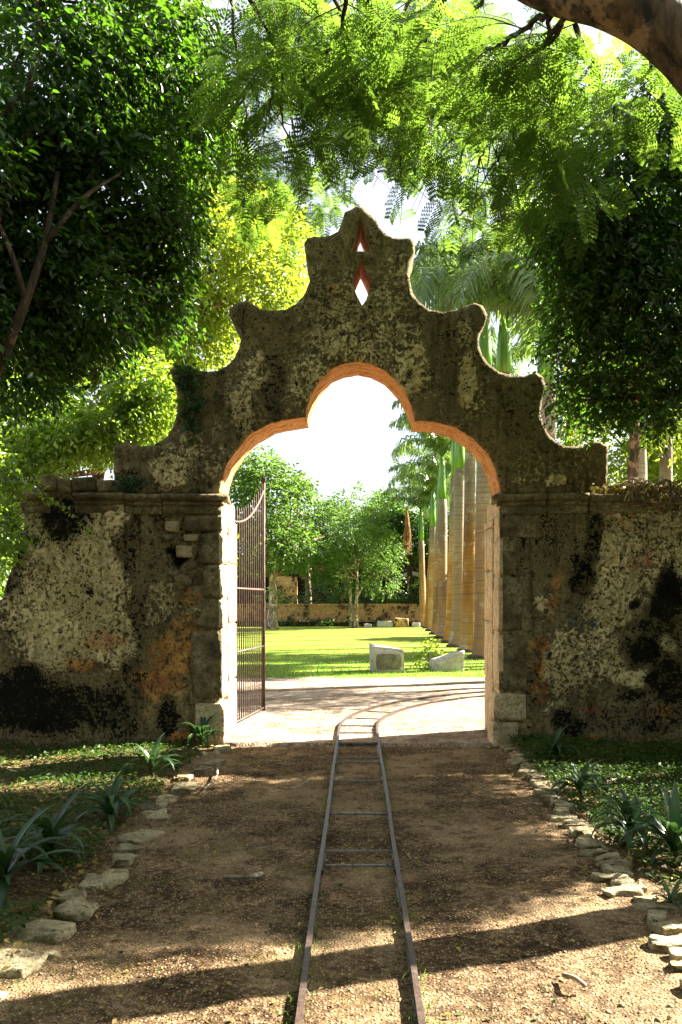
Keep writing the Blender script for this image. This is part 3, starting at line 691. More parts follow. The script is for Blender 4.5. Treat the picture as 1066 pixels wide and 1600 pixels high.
# rubble showing through the fallen plaster, left pier
for i, (cx, cy, w, h) in enumerate([(268,822,22,18),(299,839,26,11),(288,861,30,19),(262,838,16,10),(304,861,9,15),(317,850,18,14),(270,805,20,8),(250,815,14,12),(300,884,22,14),(285,908,28,18),(310,905,20,20),(318,880,14,16),(268,895,16,14),(330,845,14,9),
                                      (300,940,26,18),(276,935,20,16)]):
    pxblock('rubble_stone', cx - w / 2, cy - h / 2, cx + w / 2, cy + h / 2, 10.012 + .012 * (i % 3), .16, M_qpale if i in (0, 1, 2) else M_quoin, gate_root, ORG, 90 + i, .014, 4, .35)
for i, (cx, cy, w, h) in enumerate([(845,1012,22,16),(846,1032,18,14),(843,1050,20,14),(850,1068,16,12),(845,1086,18,14),(832,1062,14,12),(872,925,12,20),(905,935,14,12),(880,905,12,14),(836,1110,18,14)]):
    pxblock('rubble_stone', cx - w / 2, cy - h / 2, cx + w / 2, cy + h / 2, 10.015 + .01 * (i % 3), .14, M_wall, gate_root, ORG, 120 + i, .014, 4, .35)
# coping lumps on the left wall and debris on the right one
for i, (a, b, c, d) in enumerate([(64,744,90,766),(92,748,112,767),(114,747,150,768),(152,750,194,769)]):
    pxblock('coping_stone', a, b, c, d, 9.96, .6, M_quoin, lw, (-4, 10, 0), 140 + i, .02)
for i, (a, b, c, d) in enumerate([(952,758,985,768),(987,757,1015,768),(1018,760,1060,770),(1063,762,1110,771)]):
    pxblock('coping_stone', a, b, c, d, 9.97, .6, M_quoin, rw, (4, 10, 0), 150 + i, .02)

# ------------------------------------------------------------------ iron gate leaf
gb = np.array([-1.632, 11.22, .05]); ge = np.array([-1.41, 12.95, .05])
groot = thing('iron_gate', 'rusty wrought iron gate leaf standing open inside the left jamb', 'gate', gb)
ud = (ge - gb); glen = np.linalg.norm(ud); ud /= glen
def gp(s, z): return gb + ud * s + np.array([0, 0, z])
zt = lambda s: 2.72 + .62 * (s / glen) ** 2.2
g = Geo(); g.tube([gp(0, -.04), gp(0, 2.85)], .022, 8); g.build('hinge_stile', M_gate, groot, True, org=gb)
g = Geo(); g.tube([gp(glen, -.04), gp(glen, 3.42)], .026, 8); V, F = block_np(gp(glen, 3.46), (.07, .07, .08), .001, 3, 1, .6); g.add(V, F); g.build('latch_stile', M_gate, groot, True, org=gb)
for z in (.02, .95, 1.80):
    g = Geo(); g.tube([gp(0, z), gp(glen, z)], [.017, .017], 6); g.build('crossbar', M_gate, groot, True, org=gb)
g = Geo(); ss_ = np.linspace(0, glen, 14); g.tube([gp(s, zt(s) - .04) for s in ss_], .018, 6); g.build('curved_top_rail', M_gate, groot, True, org=gb)
nb = 15
for i in range(1, nb):
    s = glen * i / nb; g = Geo(); g.tube([gp(s, 0), gp(s, zt(s) + .10), gp(s, zt(s) + .16)], [.0085, .0085, .001], 6); g.build('bar', M_gate, groot, True, org=gb)
for z in (.4, 1.5, 2.5):
    V, F = block_np(gp(-.02, z), (.06, .05, .09), .004, 3, 3, .3); mk('hinge', V, F, M_gate, groot, True, org=gb)

# ------------------------------------------------------------------ the narrow track
TC0 = 10.95; RAD = 4.9
def track(s, off):                       # s metres along the centre line from y = -3
    if s < TC0 + 3: return np.array([.011 + off, s - 3, 0])
    a = (s - TC0 - 3) / RAD; a = min(a, math.pi / 2 * 1.05)
    ex = s - TC0 - 3 - a * RAD; rr = RAD - off
    p = np.array([RAD - rr * math.cos(a), TC0 + rr * math.sin(a), 0]) + np.array([.011, 0, 0])
    if ex > 0: p += np.array([math.sin(a), math.cos(a), 0]) * ex
    return p
troot = thing('narrow_gauge_track', 'narrow gauge rail track running through the arch and curving right', 'railway track', (0, 3, 0))
def rail(off):
    prof = [(-.024, 0), (.024, 0), (.024, .006), (.005, .010), (.005, .036), (.014, .041), (.014, .054), (-.014, .054), (-.014, .041), (-.005, .036), (-.005, .010), (-.024, .006)]
    V = []; ss_ = np.concatenate([np.arange(0, 13.8, .25), np.arange(13.8, 24, .12)]); m = len(prof)
    for s in ss_:
        p = track(s, off); q = track(s + .01, off); d = (q - p) / np.linalg.norm(q - p); nr = np.array([d[1], -d[0], 0])
        wob = .003 * math.sin(s * 1.7 + off * 9)
        for a, z in prof: V.append(p + nr * (a + wob) + np.array([0, 0, z - .012 + .024 * min(1, max(0, (p[1] - 9.3) / .8)) + .002 * math.sin(s * 1.3)]))
    n = len(ss_); F = [(i * m + k, i * m + (k + 1) % m, (i + 1) * m + (k + 1) % m, (i + 1) * m + k) for i in range(n - 1) for k in range(m)]
    F += [tuple(range(m)), tuple((n - 1) * m + k for k in range(m - 1, -1, -1))]
    return mk('rail', V, F, M_rail, troot, org=(0, 3, 0))
rail(-.2425); rail(.2425)
jp = None
for off in (-.2425, .2425):
    for s in (8.45, 11.9):
        p = track(s, off)
        if jp is None:
            g = Geo(); g.box(-.019, .019, -.13, .13, .008, .034)
            for yy in (-.09, -.035, .035, .09): g.tube([(-.027, yy, .022), (.027, yy, .022)], .009, 6)
            jp = g.build('joint_plate', M_rail, troot); o = jp
        else: o = copy_child(jp, troot)
        o.location = (p[0], p[1] - 3, -.01)
sl = [3 + a for a in (5.5, 5.82, 6.8, 8.05, 8.98, 9.2, 10.0, 10.75)] + [3 + a for a in (11.35, 12.05, 12.8, 13.6, 14.4, 15.2, 16.2)] + [7.6, 6.6, 5.4, 4.2]
proto = None
g = Geo(); g.box(-.235, .235, -.018, .018, -.02, .002); g.box(-.235, .235, -.006, .006, .002, .006)
for s in sl:
    p = track(s, 0); q = track(s + .01, 0); a = math.atan2(-(q - p)[0], (q - p)[1])
    if proto is None: proto = g.build('sleeper', M_tie, troot); o = proto
    else: o = copy_child(proto, troot)
    zz = (.034 if p[1] > 9.9 else float(z_path(p[None])[0]) + (.006 if p[1] > 5.95 else .002 if p[1] > 5.3 else -.03))
    o.location = (p[0], p[1] - 3, zz); o.rotation_euler = (0, 0, a)

# ------------------------------------------------------------------ stone edging of the path
def edging(label, org, rows, side, seed):
    e = thing('stone_edging', label, 'edging', org)
    for i, (px, py, w, h) in enumerate(rows):
        p = G3(px, py); sc = p[1] / FPX; W_, D_ = w * sc, h * p[1] / (py - VY) * .85
        V, F = block_np((p[0], p[1], -.012 + .012 * rs.rand()), (W_ * .84, D_ * .85, .085), .06 * min(1, W_ / .22), 8, seed + i, .22, 8, rs.uniform(-.4, .4), rs.uniform(-.08, .08))
        V[:, 2] = np.minimum(V[:, 2], .018 + .03 * fbm(V, 9, seed + i, 3))
        mk('stone', V, F, M_limestone, e, True, org=org)
    return e
rows = [(345,1171,30,7),(328,1180,32,10),(333,1195,28,12),(318,1204,26,9),(290,1216,24,10),(288,1232,40,13),(262,1252,34,13),(246,1278,46,22),(252,1262,20,9),(222,1310,52,24),(202,1330,46,14),(188,1347,44,14),(160,1376,70,28),(110,1404,46,20),(122,1422,60,30),(70,1458,92,34),(85,1492,30,12),(26,1510,88,50),(-60,1580,110,60)]
edging('row of pale limestone lumps edging the left side of the path', (-1.6, 6, 0), rows, -1, 200)
rows = []; y = 1168.; x = 797
r = np.random.RandomState(5)
while y < 1640:
    Yw = gy(y); Xw = 1.76 - .035 * (9.9 - Yw); px = VX + Xw * FPX / Yw
    w = (.12 + .12 * r.rand()) * FPX / Yw; st = (.07 + .09 * r.rand()); h = (gy(y - 0) and (CAM_H * FPX / (Yw - st) - (y - VY) - (0)) ) - VY + VY - 0
    dy = (VY + CAM_H * FPX / (Yw - st)) - y
    rows.append((px + r.uniform(-.05, .05) * FPX / Yw, y, w, dy * 1.05)); y += dy
edging('row of narrow mossy stones edging the right side of the path', (1.65, 6, 0), rows, 1, 300)

# ------------------------------------------------------------------ ground cover in the beds, litter
def ground_leaves(name, x0, x1, y0, y1, n, th, L, mat, seed, up=.05, zf=z_bed):
    r = np.random.RandomState(seed); x = r.uniform(x0, x1, n); y = y0 + (y1 - y0) * r.rand(n) ** 1.3
    P = np.stack([x, y, x * 0], 1); k = fbm(P, 1.6, seed, 4) + (r.rand(n) - .5) * .25 > th; P = P[k]; n = len(P); P[:, 2] = zf(P) + .004 + up * r.rand(n)
    a = r.rand(n) * 6.28; d = np.stack([np.cos(a), np.sin(a), r.uniform(-.2, .7, n)], 1); nr = np.array([0, 0, 1.]) + r.normal(size=(n, 3)) * .4
    LL = L * (.5 + r.rand(n)); V, F, q = leaf_mesh(P, d, nr, LL, LL * .7, False, r.rand(n))
    return mk(name, V, F, mat, attrs={'rnd': q}, kind='stuff')
ground_leaves('ground_cover', -6, -1.7, 3.0, 9.97, 42000, .42, .036, M_cover, 401)
ground_leaves('ground_cover', 1.75, 6, 3.0, 9.97, 80000, .33, .035, M_cover, 402, .08)
ground_leaves('leaf_litter', -6, -1.6, 3.0, 9.95, 5000, .35, .04, M_litter, 403, .012)
ground_leaves('leaf_litter', 1.75, 6, 3.0, 9.95, 3500, .35, .04, M_litter, 404, .015)
ground_leaves('path_litter', -1.6, 1.65, 3.1, 9.9, 1500, .45, .022, M_litter, 405, .006, z_path)
ground_leaves('path_litter', -1.6, 1.65, 3.1, 9.9, 900, .52, .022, M_cover, 406, .012, z_path)
# grass wisps along the rails
r = np.random.RandomState(9); n = 2600; s = 3.2 + 11 * r.rand(n); off = np.where(r.rand(n) > .5, -.25, .25) + r.normal(size=n) * .03
P = np.array([track(a + 3, b) for a, b in zip(s, off)]); k = fbm(P, 1.4, 77) > .5; P = P[k]; V, F, q = blades(P, .03, .003, 5, 1.2)
mk('rail_grass', V, F, M_grassblade, attrs={'rnd': q}, kind='stuff')

# strap leaved plants in the beds: every leaf its own blade
def strap_mesh(name, Lf, Wd, arch, seed):
    r = np.random.RandomState(seed); n = 9; V = []; x = z = 0.; a = math.radians(78)
    for i in range(n):
        t = i / (n - 1); w = Wd * (.45 + 1.1 * math.sin(min(1, t * 1.15) * math.pi * .62 + .25) - .55 * t) if t < .98 else .001
        w = max(.001, Wd * (math.sin(math.pi * (t * .82 + .16)) ** .7) * (1 - t ** 6))
        V += [(x, -w / 2, z + w * .22), (x, 0, z), (x, w / 2, z + w * .22)]
        x += Lf / n * math.cos(a); z += Lf / n * math.sin(a); a -= arch / n * (1 + t)
    F = [(i * 3 + k, i * 3 + k + 1, i * 3 + k + 4, i * 3 + k + 3) for i in range(n - 1) for k in (0, 1)]
    me = mk(name, V, F, M_strap, None, True, attrs={'rnd': np.full(len(V), r.rand())})
    return me
def rosette(px, py, nl, Lf, label, seed, group='strap leaved plants in the garden beds', stem=.1, Wd=.05):
    p = G3(px, py); r = np.random.RandomState(seed)
    e = thing('strap_plant', label, 'plant', p, group)
    g = Geo(); g.tube([(0, 0, -.03), (.005, 0, stem * .5), (0, 0, stem)], [.02, .016, .012], 7); g.build('stem', M_twig, e, True)
    pr = [strap_mesh('leaf', Lf, Wd, a, seed + k) for k, a in enumerate((.9, 1.5, 2.1))]
    for o in pr: o.parent = e
    for i in range(nl):
        a = i * 2.4 + r.uniform(-.4, .4); o = pr[i % 3] if i < 3 else copy_child(pr[i % 3], e)
        s = r.uniform(.65, 1.1); o.location = (0, 0, stem * (1 - .6 * i / nl)); o.rotation_euler = (0, R(r.uniform(-12, 22)) + .55 * i / nl, a); o.scale = (s, s, s)
for i, (px, py, nl, Lf, lab) in enumerate([
    (6, 1395, 15, .50, 'large strap leaved plant cut by the left edge of the photo'),
    (78, 1352, 17, .46, 'broad clump of dark strap leaves beside the left edging, nearest the big stones'),
    (172, 1292, 15, .44, 'dark strap leaved plant half way along the left bed'),
    (238, 1222, 13, .40, 'spiky strap leaved plant in the lit strip of the left bed'),
    (317, 1168, 14, .42, 'strap leaved plant standing against the foot of the left jamb'),
    (868, 1192, 12, .38, 'dark strap leaved plant nearest the right pier'),
    (908, 1252, 13, .38, 'small strap leaved plant beside the mossy right edging'),
    (985, 1318, 15, .42, 'strap leaved plant in the middle of the right bed'),
    (1056, 1352, 16, .46, 'strap leaved plant at the right edge of the photo'),
    (1048, 1418, 9, .20, 'small bright tuft beside the nearest right edging stones')]):
    rosette(px, py, int(nl * 1.7), Lf * 1.12, lab, 500 + i * 7, Wd=.062 if Lf > .3 else .025, stem=.12 if Lf > .3 else .02)

# loose sticks
def stick(P, rad, label):
    g = Geo(); g.tube(smooth_line(P, 5), rad, 6); tag(g.build('fallen_stick', M_barkpale, None, True), label, 'stick', 'fallen sticks')
for i, (pts, lab) in enumerate([([(430,1238),(455,1240),(485,1228)], 'short curved stick lying on the path left of the rails'),
    ([(320,1240),(338,1222),(340,1205)], 'thin bent stick beside the left edging'),
    ([(350,1375),(385,1382),(410,1370)], 'dark twig on the shaded path'),
    ([(5,1205),(22,1212),(42,1210)], 'pale stick in the far left bed'),
    ([(925,1238),(960,1225),(985,1222)], 'thin branch lying over the right bed cover'),
    ([(905,1208),(940,1206),(990,1200)], 'long straight branch on the right bed nearest the wall'),
    ([(840,1165),(860,1180),(905,1188)], 'pale dead branch at the foot of the right wall'),
    ([(880,1530),(900,1545),(915,1548)], 'small twig near the rail in the sunlit foreground')]):
    P = [G3(a, b) + [0, 0, .045 if (k == 1 or b < 1300) else .02] for k, (a, b) in enumerate(pts)]
    stick(P, .007 + .003 * (i % 3), lab)

# ------------------------------------------------------------------ garden beyond
def wedge(name, label, corners_bottom, tops, z0, mat, cat, rough=.02, seed=0):
    b = np.array(corners_bottom, float); n = 7; V = []; F = []
    def q(u, v, w):
        p = (b[0] * (1 - u) + b[1] * u) * (1 - v) + (b[3] * (1 - u) + b[2] * u) * v
        h = (tops[0] * (1 - u) + tops[1] * u) * (1 - v) + (tops[3] * (1 - u) + tops[2] * u) * v
        return (p[0], p[1], z0 + (h - z0) * w)
    idx = {}
    def vi(u, v, w):
        k = (round(u, 4), round(v, 4), round(w, 4))
        if k not in idx: idx[k] = len(V); V.append(q(u, v, w))
        return idx[k]
    g_ = np.linspace(0, 1, n)
    for ax in range(3):
        for s in (0., 1.):
            for i in range(n - 1):
                for j in range(n - 1):
                    c = []
                    for (a, d) in ((i, j), (i + 1, j), (i + 1, j + 1), (i, j + 1)):
                        p = [0, 0, 0]; p[ax] = s; p[(ax + 1) % 3] = g_[a]; p[(ax + 2) % 3] = g_[d]; c.append(vi(*p))
                    F.append(tuple(c if s > 0 else c[::-1]))
    V = np.array(V); V += np.stack([fbm(V + k * 9, 4, seed + k, 4) - .5 for k in range(3)], 1) * rough * 2
    o = mk(name, V, F, mat, None, True); tag(o, label, cat); return o
st1 = wedge('cut_stone_block', 'upright squared grey stone block with a darker sunken panel on the lawn edge', [(.34,20.0),(1.10,20.0),(1.04,20.55),(.30,20.6)], [.60,.50,.52,.66], -.03, M_cut, 'stone block', .018, 3)
V, F = block_np((.74, 19.995, .25), (.56, .05, .36), .02, 7, 5, .35); mk('sunken_panel', V, F, M_panel, st1, True)
wedge('cut_stone_block', 'wedge shaped grey stone block leaning behind the leafy weed near the palms', [(1.90,20.4),(2.55,20.4),(2.5,20.95),(1.75,20.95)], [.18,.50,.46,.24], -.03, M_cut, 'stone block', .03, 9)
def shrub(label, c, s, n, L, mat, seed, cat='plant', group=None, name='leafy_shrub', stems=8):
    c = np.array(c, float); e = thing(name, label, cat, c, group); g = Geo(); r = np.random.RandomState(seed)
    for i in range(stems):
        q = c + (r.rand(3) - .5) * np.array([s[0], s[1], 0]) * 1.5 + [0, 0, s[2] * (.6 + .6 * r.rand())]
        g.tube([c + [0, 0, -.02], (c + q) / 2 + [0, 0, .1 * s[2]], q], [.012, .008, .004], 5)
    g.build('stem', M_twig, e, True, org=c, kind='stuff')
    C, D = blob_points([(c[0], c[1], c[2] + s[2] * .55, s[0], s[1], s[2] * .55)], n, seed, 3., .45)
    V, F, q = twig_leaves(C, D, 5, L * 3, L, .5, seed, .2); mk('foliage', V, F, mat, e, attrs={'rnd': q}, org=c, kind='stuff')
    return e
shrub('bright leafy weed sprouting beside the wedge shaped stone', (1.85, 21.1, 0), (.30, .2, .50), 90, .10, M_sunny, 601)

# palms
def palm_frond_mesh(seed, Lf=3.0, droop=1.0):
    r = np.random.RandomState(seed); g = Geo(); n = 16; P = []; a = math.radians(72); x = z = 0.
    for i in range(n):
        P.append((x, 0, z)); t = i / (n - 1); x += Lf / n * math.cos(a); z += Lf / n * math.sin(a); a -= droop * (1.9 * (t + .25)) * 2.2 / n
    P = np.array(P); rach = smooth_line(P, 4); g.tube(rach, np.linspace(.035, .006, len(rach)), 5); nv = g.n; nf = len(g.f)
    T = np.gradient(rach, axis=0); T /= np.linalg.norm(T, axis=1)[:, None]; V = []; F = []
    m = 84
    for i in range(m):
        t = .13 + .86 * i / m; k = min(len(rach) - 1, int(t * len(rach))); p = rach[k]; d = T[k]; up = np.cross(d, (0, 1, 0)); up *= -1 if up[2] < 0 else 1
        L = .78 * math.sin(math.pi * min(1, .12 + t * .86)) ** .6 * (.85 + .3 * r.rand())
        for sg in (-1, 1):
            el = r.uniform(-.5, .6); q = np.array([0, sg, 0]) * 1.0 + d * .55 + up * el; q /= np.linalg.norm(q)
            w = .030; b = len(V); m1 = p + q * L * .5 + np.array([0, 0, -.06 * L]); tip = p + q * L * .86 + np.array([0, 0, -.5 * L * (.7 + .6 * r.rand())])
            V += [p - d * w * .5, p + d * w * .5, m1 + d * w, m1 - d * w, tip]
            F += [(b, b + 1, b + 2, b + 3), (b + 3, b + 2, b + 4)]
    V = np.array(V); g.add(V, F)
    ob = mk('frond', g.V(), g.f, M_palm, None, False, attrs={'rnd': np.repeat(.2 + .6 * r.rand(), g.n)})
    return ob
fronds = [palm_frond_mesh(700 + i, 3.0 + .15 * i, .55 + .17 * i) for i in range(5)]
def palm(X, Y, zt_, sh, label, seed, r0=.28, nf=13, fs=1.0, spear=True):
    r = np.random.RandomState(seed); e = thing('royal_palm', label, 'palm tree', (X, Y, 0), 'royal palms in a row')
    lean = r.normal(size=2) * .03; n = 40; V = []; m = 18
    for i in range(n):
        t = i / (n - 1); z = t * zt_; rr = r0 * (1.0 + .50 * math.exp(-z / .5) + .10 * math.sin(t * 5.2 + seed)) * (1 - .12 * t) * (1 + .006 * math.sin(z * 38))
        if t > .93: rr *= 1 - (t - .93) * 2.0
        for k in range(m):
            a = 6.2832 * k / m; V.append((lean[0] * z + rr * math.cos(a), lean[1] * z + rr * math.sin(a), z))
    F = [(i * m + k, i * m + (k + 1) % m, (i + 1) * m + (k + 1) % m, (i + 1) * m + k) for i in range(n - 1) for k in range(m)]
    mk('trunk', V, F, M_ptrunk, e, True)
    V, F = block_np((0, 0, .03), (r0 * 3.2, r0 * 3.2, .16), .03, 6, seed, .8, 5); mk('root_collar', V, F, M_collar, e, True)
    top = np.array([lean[0] * zt_, lean[1] * zt_, zt_]); g = Geo(); q = r0 * .78
    g.tube([top + [0, 0, -.03], top + [0, 0, sh * .3], top + [0, 0, sh * .7], top + [0, 0, sh]], [q * 1.0, q * .98, q * .80, q * .5], 14); g.build('crownshaft', M_pshaft, e, True)
    for i in range(nf):
        a = i * 2.3998 + r.uniform(-.2, .2); lvl = i / nf; src = fronds[min(4, int(lvl * 5))]
        o = copy_child(src, e); o.location = tuple(top + [0, 0, sh - .05]); o.rotation_euler = (0, R(r.uniform(-8, 8) + lvl * 22), a); s = r.uniform(.85, 1.1) * fs; o.scale = (s, s, s)
    if spear:
        g = Geo(); g.tube([top + [0, 0, sh - .1], top + [.05, 0, sh + 1.6]], [.05, .01], 6); g.build('spear_leaf', M_pshaft, e, True)
    return e
pos = [(3.66,17.8,6.2,'palm hidden behind the right wall, nearest the gateway'),(3.66,21.3,7.3,'palm whose green crownshaft rises above the right shoulder of the gable'),(3.65,24.8,8.2,'thick palm nearest to the right jamb inside the arch'),(3.66,28,6.5,'second palm trunk from the right jamb'),
       (3.66,31,6.45,'third palm trunk from the right jamb'),(3.65,34,6.6,'slim palm just behind the third trunk of the row'),(3.80,38,6.15,'fifth palm of the row, bright along its left side'),(3.90,42,5.75,'sixth palm of the row, lower green crownshaft'),(4.06,46.5,5.7,'seventh palm of the row, grey trunk'),(4.19,50.6,5.6,'eighth palm of the row, grey and slender'),(4.16,53.5,5.4,'farthest ochre palm at the end of the row')]
for i, (X, Y, z, lab) in enumerate(pos):
    palm(X, Y, z, 1.3 if i < 2 else 1.9, lab, 720 + i, (.24, .25, .25, .225, .245, .17, .225, .22, .215, .20, .22)[i], nf=18 if i < 3 else 12, fs=1.2 if i in (1, 2) else 1.0)
for i, (X, Y, z, lab) in enumerate([(7.92,24,5.9,'palm standing behind the right wall, its trunk top clear above the coping'),(9.2,25.5,6.5,'palm at the far right edge beyond the wall'),(7.6,30,6.3,'palm farther back beyond the right wall')]):
    palm(X, Y, z, 1.6, lab, 760 + i, .22)
for f in fronds: bpy.data.objects.remove(f)
# hanging dead frond
e = thing('dead_palm_frond', 'orange brown dead frond hanging from the far palms', 'palm frond', (2.6, 45, 4.2)); g = Geo(); r = np.random.RandomState(4)
for i in range(60):
    a = r.uniform(-.32, .32); g.tube([(a * .15, a * .1, 2.4), (.05 + a * .45, r.uniform(-.15, .15), 1.3), (a * (.5 + .5 * r.rand()), r.uniform(-.15, .15), -.3 + 1.2 * r.rand())], [.02, .026, .005], 3)
g.build('blade', M_dead, e)

# far low wall, ruin, bed
def simple_box(name, label, x0, x1, y0, y1, z0, z1, mat, cat=None, parent=None, rough=.05):
    nx = max(2, int((x1 - x0) / .6)); V, F = block_np(((x0 + x1) / 2, (y0 + y1) / 2, (z0 + z1) / 2), (x1 - x0, y1 - y0, z1 - z0), rough, 10, 3, .01, 1)
    o = mk(name, V, F, mat, parent); 
    if cat: tag(o, label, cat)
    return o
fw = thing('low_garden_wall', 'long low ochre wall with dark stains across the far end of the lawn', 'wall', (0, 56, 0))
x = -22.; i = 0
while x < 14:
    V, F = block_np((x + 2, 56.25, .66), (4.0, .5, 1.32), .06, 8, 800 + i, .02, 1.2); mk('wall_bay', V, F, M_farwall, fw, org=(0, 56, 0))
    V, F = block_np((x + 2, 56.25, 1.37), (4.02, .62, .12), .02, 8, 830 + i, .05, 1.2); mk('coping', V, F, M_farwall, fw, org=(0, 56, 0)); x += 4.0; i += 1
V, F = block_np((-4, 55.4, .12), (34, 1.0, .3), .03, 20, 5, .02, 1); mk('bed_kerb', V, F, M_ruin, fw, org=(0, 56, 0))
ruin = thing('ruined_building', 'dark overgrown ruined building with an arched opening behind the low wall', 'building', (0, 63, 0))
def rbox(name, x0, x1, z0, z1, mat, y0=63., y1=63.5, seed=0):
    V, F = block_np(((x0 + x1) / 2, (y0 + y1) / 2, (z0 + z1) / 2), (x1 - x0, y1 - y0, z1 - z0), .05, 8, seed, .02, 1.2); mk(name, V, F, mat, ruin, org=(0, 63, 0))
rbox('pillar', -6.2, -4.4, 0, 3.4, M_farwall, seed=1); rbox('pillar', -12, -10, 0, 3.6, M_ruin, seed=2); rbox('pillar', -1.2, -.2, 0, 3.4, M_ruin, seed=3); rbox('pillar', 2.2, 2.95, 0, 3.0, M_ruin, seed=4); rbox('pillar', 5.2, 7, 0, 3.2, M_ruin, seed=5)
rbox('lintel', -14, -.2, 3.35, 4.2, M_ruin, seed=6); rbox('lintel', -.2, 9, 4.0, 4.6, M_ruin, seed=7); rbox('back_wall', -16, 12, 0, 5.2, M_dim, 66, 66.4, 8)
g = Geo(); cx_, cz_ = 4.05, 2.35
ang = np.linspace(0, math.pi, 15)
for i in range(14):
    A_, B_ = ang[i], ang[i + 1]; V = []
    for yy in (62.9, 63.3):
        for rr in (1.15, 1.42):
            for a in (A_, B_): V.append((cx_ + rr * math.cos(a), yy, cz_ + rr * math.sin(a)))
    g.add(V, [(0, 2, 3, 1), (4, 5, 7, 6), (0, 1, 5, 4), (2, 6, 7, 3), (0, 4, 6, 2), (1, 3, 7, 5)])
g.build('arch_ring', M_archgrey, ruin, org=(0, 63, 0))
# rocks and low flowers in the far bed
for i, (px, py, w, h, lab) in enumerate([(602,977,24,10,'pale low rock left of the squared stone in the far bed'),(627,977,22,15,'tan squared stone in the far bed left of the palms'),(650,978,12,8,'small rock beside the far squared stone'),(575,979,12,6,'small rock just right of the lone tree')]):
    Yf = 52.5; V, F = block_np((wx(px, Yf), Yf, h * Yf / FPX / 2 - .02), (w * Yf / FPX, .6, h * Yf / FPX), .06, 6, 860 + i, .25, 2)
    tag(mk('garden_rock', V, F, M_farwall if i == 1 else M_cut, None, True), lab, 'rock', 'rocks in the far bed')
r = np.random.RandomState(6); n = 1500
P = np.stack([r.uniform(-9, 4, n), r.uniform(54, 54.8, n), r.rand(n) * .45], 1); k = fbm(P * [1, 1, 0], 1.1, 3) > .48; P = P[k]
V, F, q = leaf_mesh(P, r.normal(size=P.shape), r.normal(size=P.shape), np.full(len(P), .16), np.full(len(P), .1)); mk('bed_plants', V, F, M_cover, attrs={'rnd': q}, kind='stuff')

def T3(px, py, Y): return tuple(W3(px, py, Y))
def PB(px, py, Y, rx, ry, dy): return (wx(px, Y), Y, wz(py, Y), rx * Y / FPX, dy, ry * Y / FPX)
# lone tree on the lawn
Yt = 52.
tree('lawn_tree', 'small round crowned tree with a forked pale trunk alone on the lawn', 'tree', (wx(555, Yt), Yt, 0),
     [(wx(556, Yt), Yt, -.1), T3(557, 940, Yt), T3(558, 905, Yt), T3(556, 870, Yt)], 4,
     [PB(548,830,Yt,62,50,2.6), PB(520,855,Yt,48,38,2.2), PB(590,860,Yt,40,40,2.), PB(560,790,Yt,50,32,2.2), PB(500,880,Yt,32,28,1.8), PB(595,905,Yt,30,22,1.6), PB(540,885,Yt,50,30,2.)],
     2600, 6, .55, .17, .5, M_garden, M_barkpale, 901, .25, clump=.9, th=.47, rad=.12,
     trunks=[([(wx(549, Yt), Yt + .1, -.1), T3(548, 940, Yt), T3(545, 905, Yt), T3(535, 880, Yt)], .10), ([T3(557, 935, Yt), T3(570, 912, Yt), T3(585, 895, Yt)], .07)])
gt = [('tall pale green tree at the left end of the lawn', 425, 50, [PB(425,800,50,60,80,3.5), PB(380,790,50,40,70,3), PB(465,790,50,34,45,2.5), PB(450,850,50,55,36,3), PB(392,850,50,44,40,3), PB(410,740,50,34,34,2)], 902, M_garden),
      ('dark tree behind the lone lawn tree, nearer the palms', 640, 60, [PB(640,832,60,60,40,2), PB(605,815,60,40,45,2), PB(695,845,60,44,32,2)], 903, M_near),
      ('bushy tree behind the low wall left of the lone tree', 480, 61, [PB(490,860,66.8,60,30,2), PB(520,835,66.8,50,50,2.), PB(450,860,66.8,50,26,2)], 904, M_near),
      ('green tree rising behind the palms beyond the arch', 700, 58, [PB(720,840,58,70,60,3), PB(760,880,58,60,60,3), PB(690,905,58,40,36,3)], 905, M_garden)]
for lab, px, Y, bl, sd, m in gt:
    tree('garden_tree', lab, 'tree', (wx(px, Y), Y, 0), [(wx(px, Y), Y, -.1), T3(px + 2, 930, Y), T3(px, 890, Y), T3(px, 850, Y)], 3, bl, 2600, 6, .7, .26, .5, m, M_barkpale if Y == 50 else M_bark, sd, .25, clump=.6, th=.47, rad=.28, group='trees around the garden')
for i, (px, w) in enumerate([(500,24),(540,26),(575,22),(610,24),(648,24),(690,24),(455,20),(425,20)]):
    shrub(['dark shrub behind the low far wall below the lone tree','shrub behind the low far wall by the forked trunk','shrub with lit leaves right of the forked trunk','shrub before the ruin arch','leafy shrub under the grey arch','shrub behind the far palm trunks','shrub before the ochre pillar','shrub at the left end of the ruin'][i], (wx(px, 58.5), 58.5, 0), (w * 1.2 * 58.5 / FPX, 1., [2.6,2.2,2.6,2.0,1.9,2.4,1.7,2.2][i]), 200, .22, [M_near, M_garden][i % 2], 930 + i, 'shrub', 'shrubs behind the low far wall')

# tree line beyond garden, closing the horizon
for i, (x, y, h, lab) in enumerate([(-16,66,9,'distant tree left of the garden, seen through the gate bars'),(-24,60,10,'distant broad tree beyond the left garden wall'),(14,64,9,'distant tree beyond the palms on the right'),(24,55,10,'distant broad tree beyond the right garden wall'),(20,38,9,'tall tree behind the right wall, farther back'),(13,40,8,'tree filling the gap behind the palm beyond the right wall')]):
    tree('background_tree', lab, 'tree', (x, y, 0), [(x, y, -.1), (x, y, 2), (x + .3, y, 4), (x, y, h * .6)], 2, [(x, y, h * .62, 4.5, 3.5, h * .36), (x + 2.5, y, h * .5, 3, 3, h * .3), (x - 2.8, y, h * .5, 3, 3, h * .3)], 2200, 6, .8, .34, .5, M_garden, M_bark, 950 + i, .25, clump=.5, th=.46, rad=.3, group='background trees')

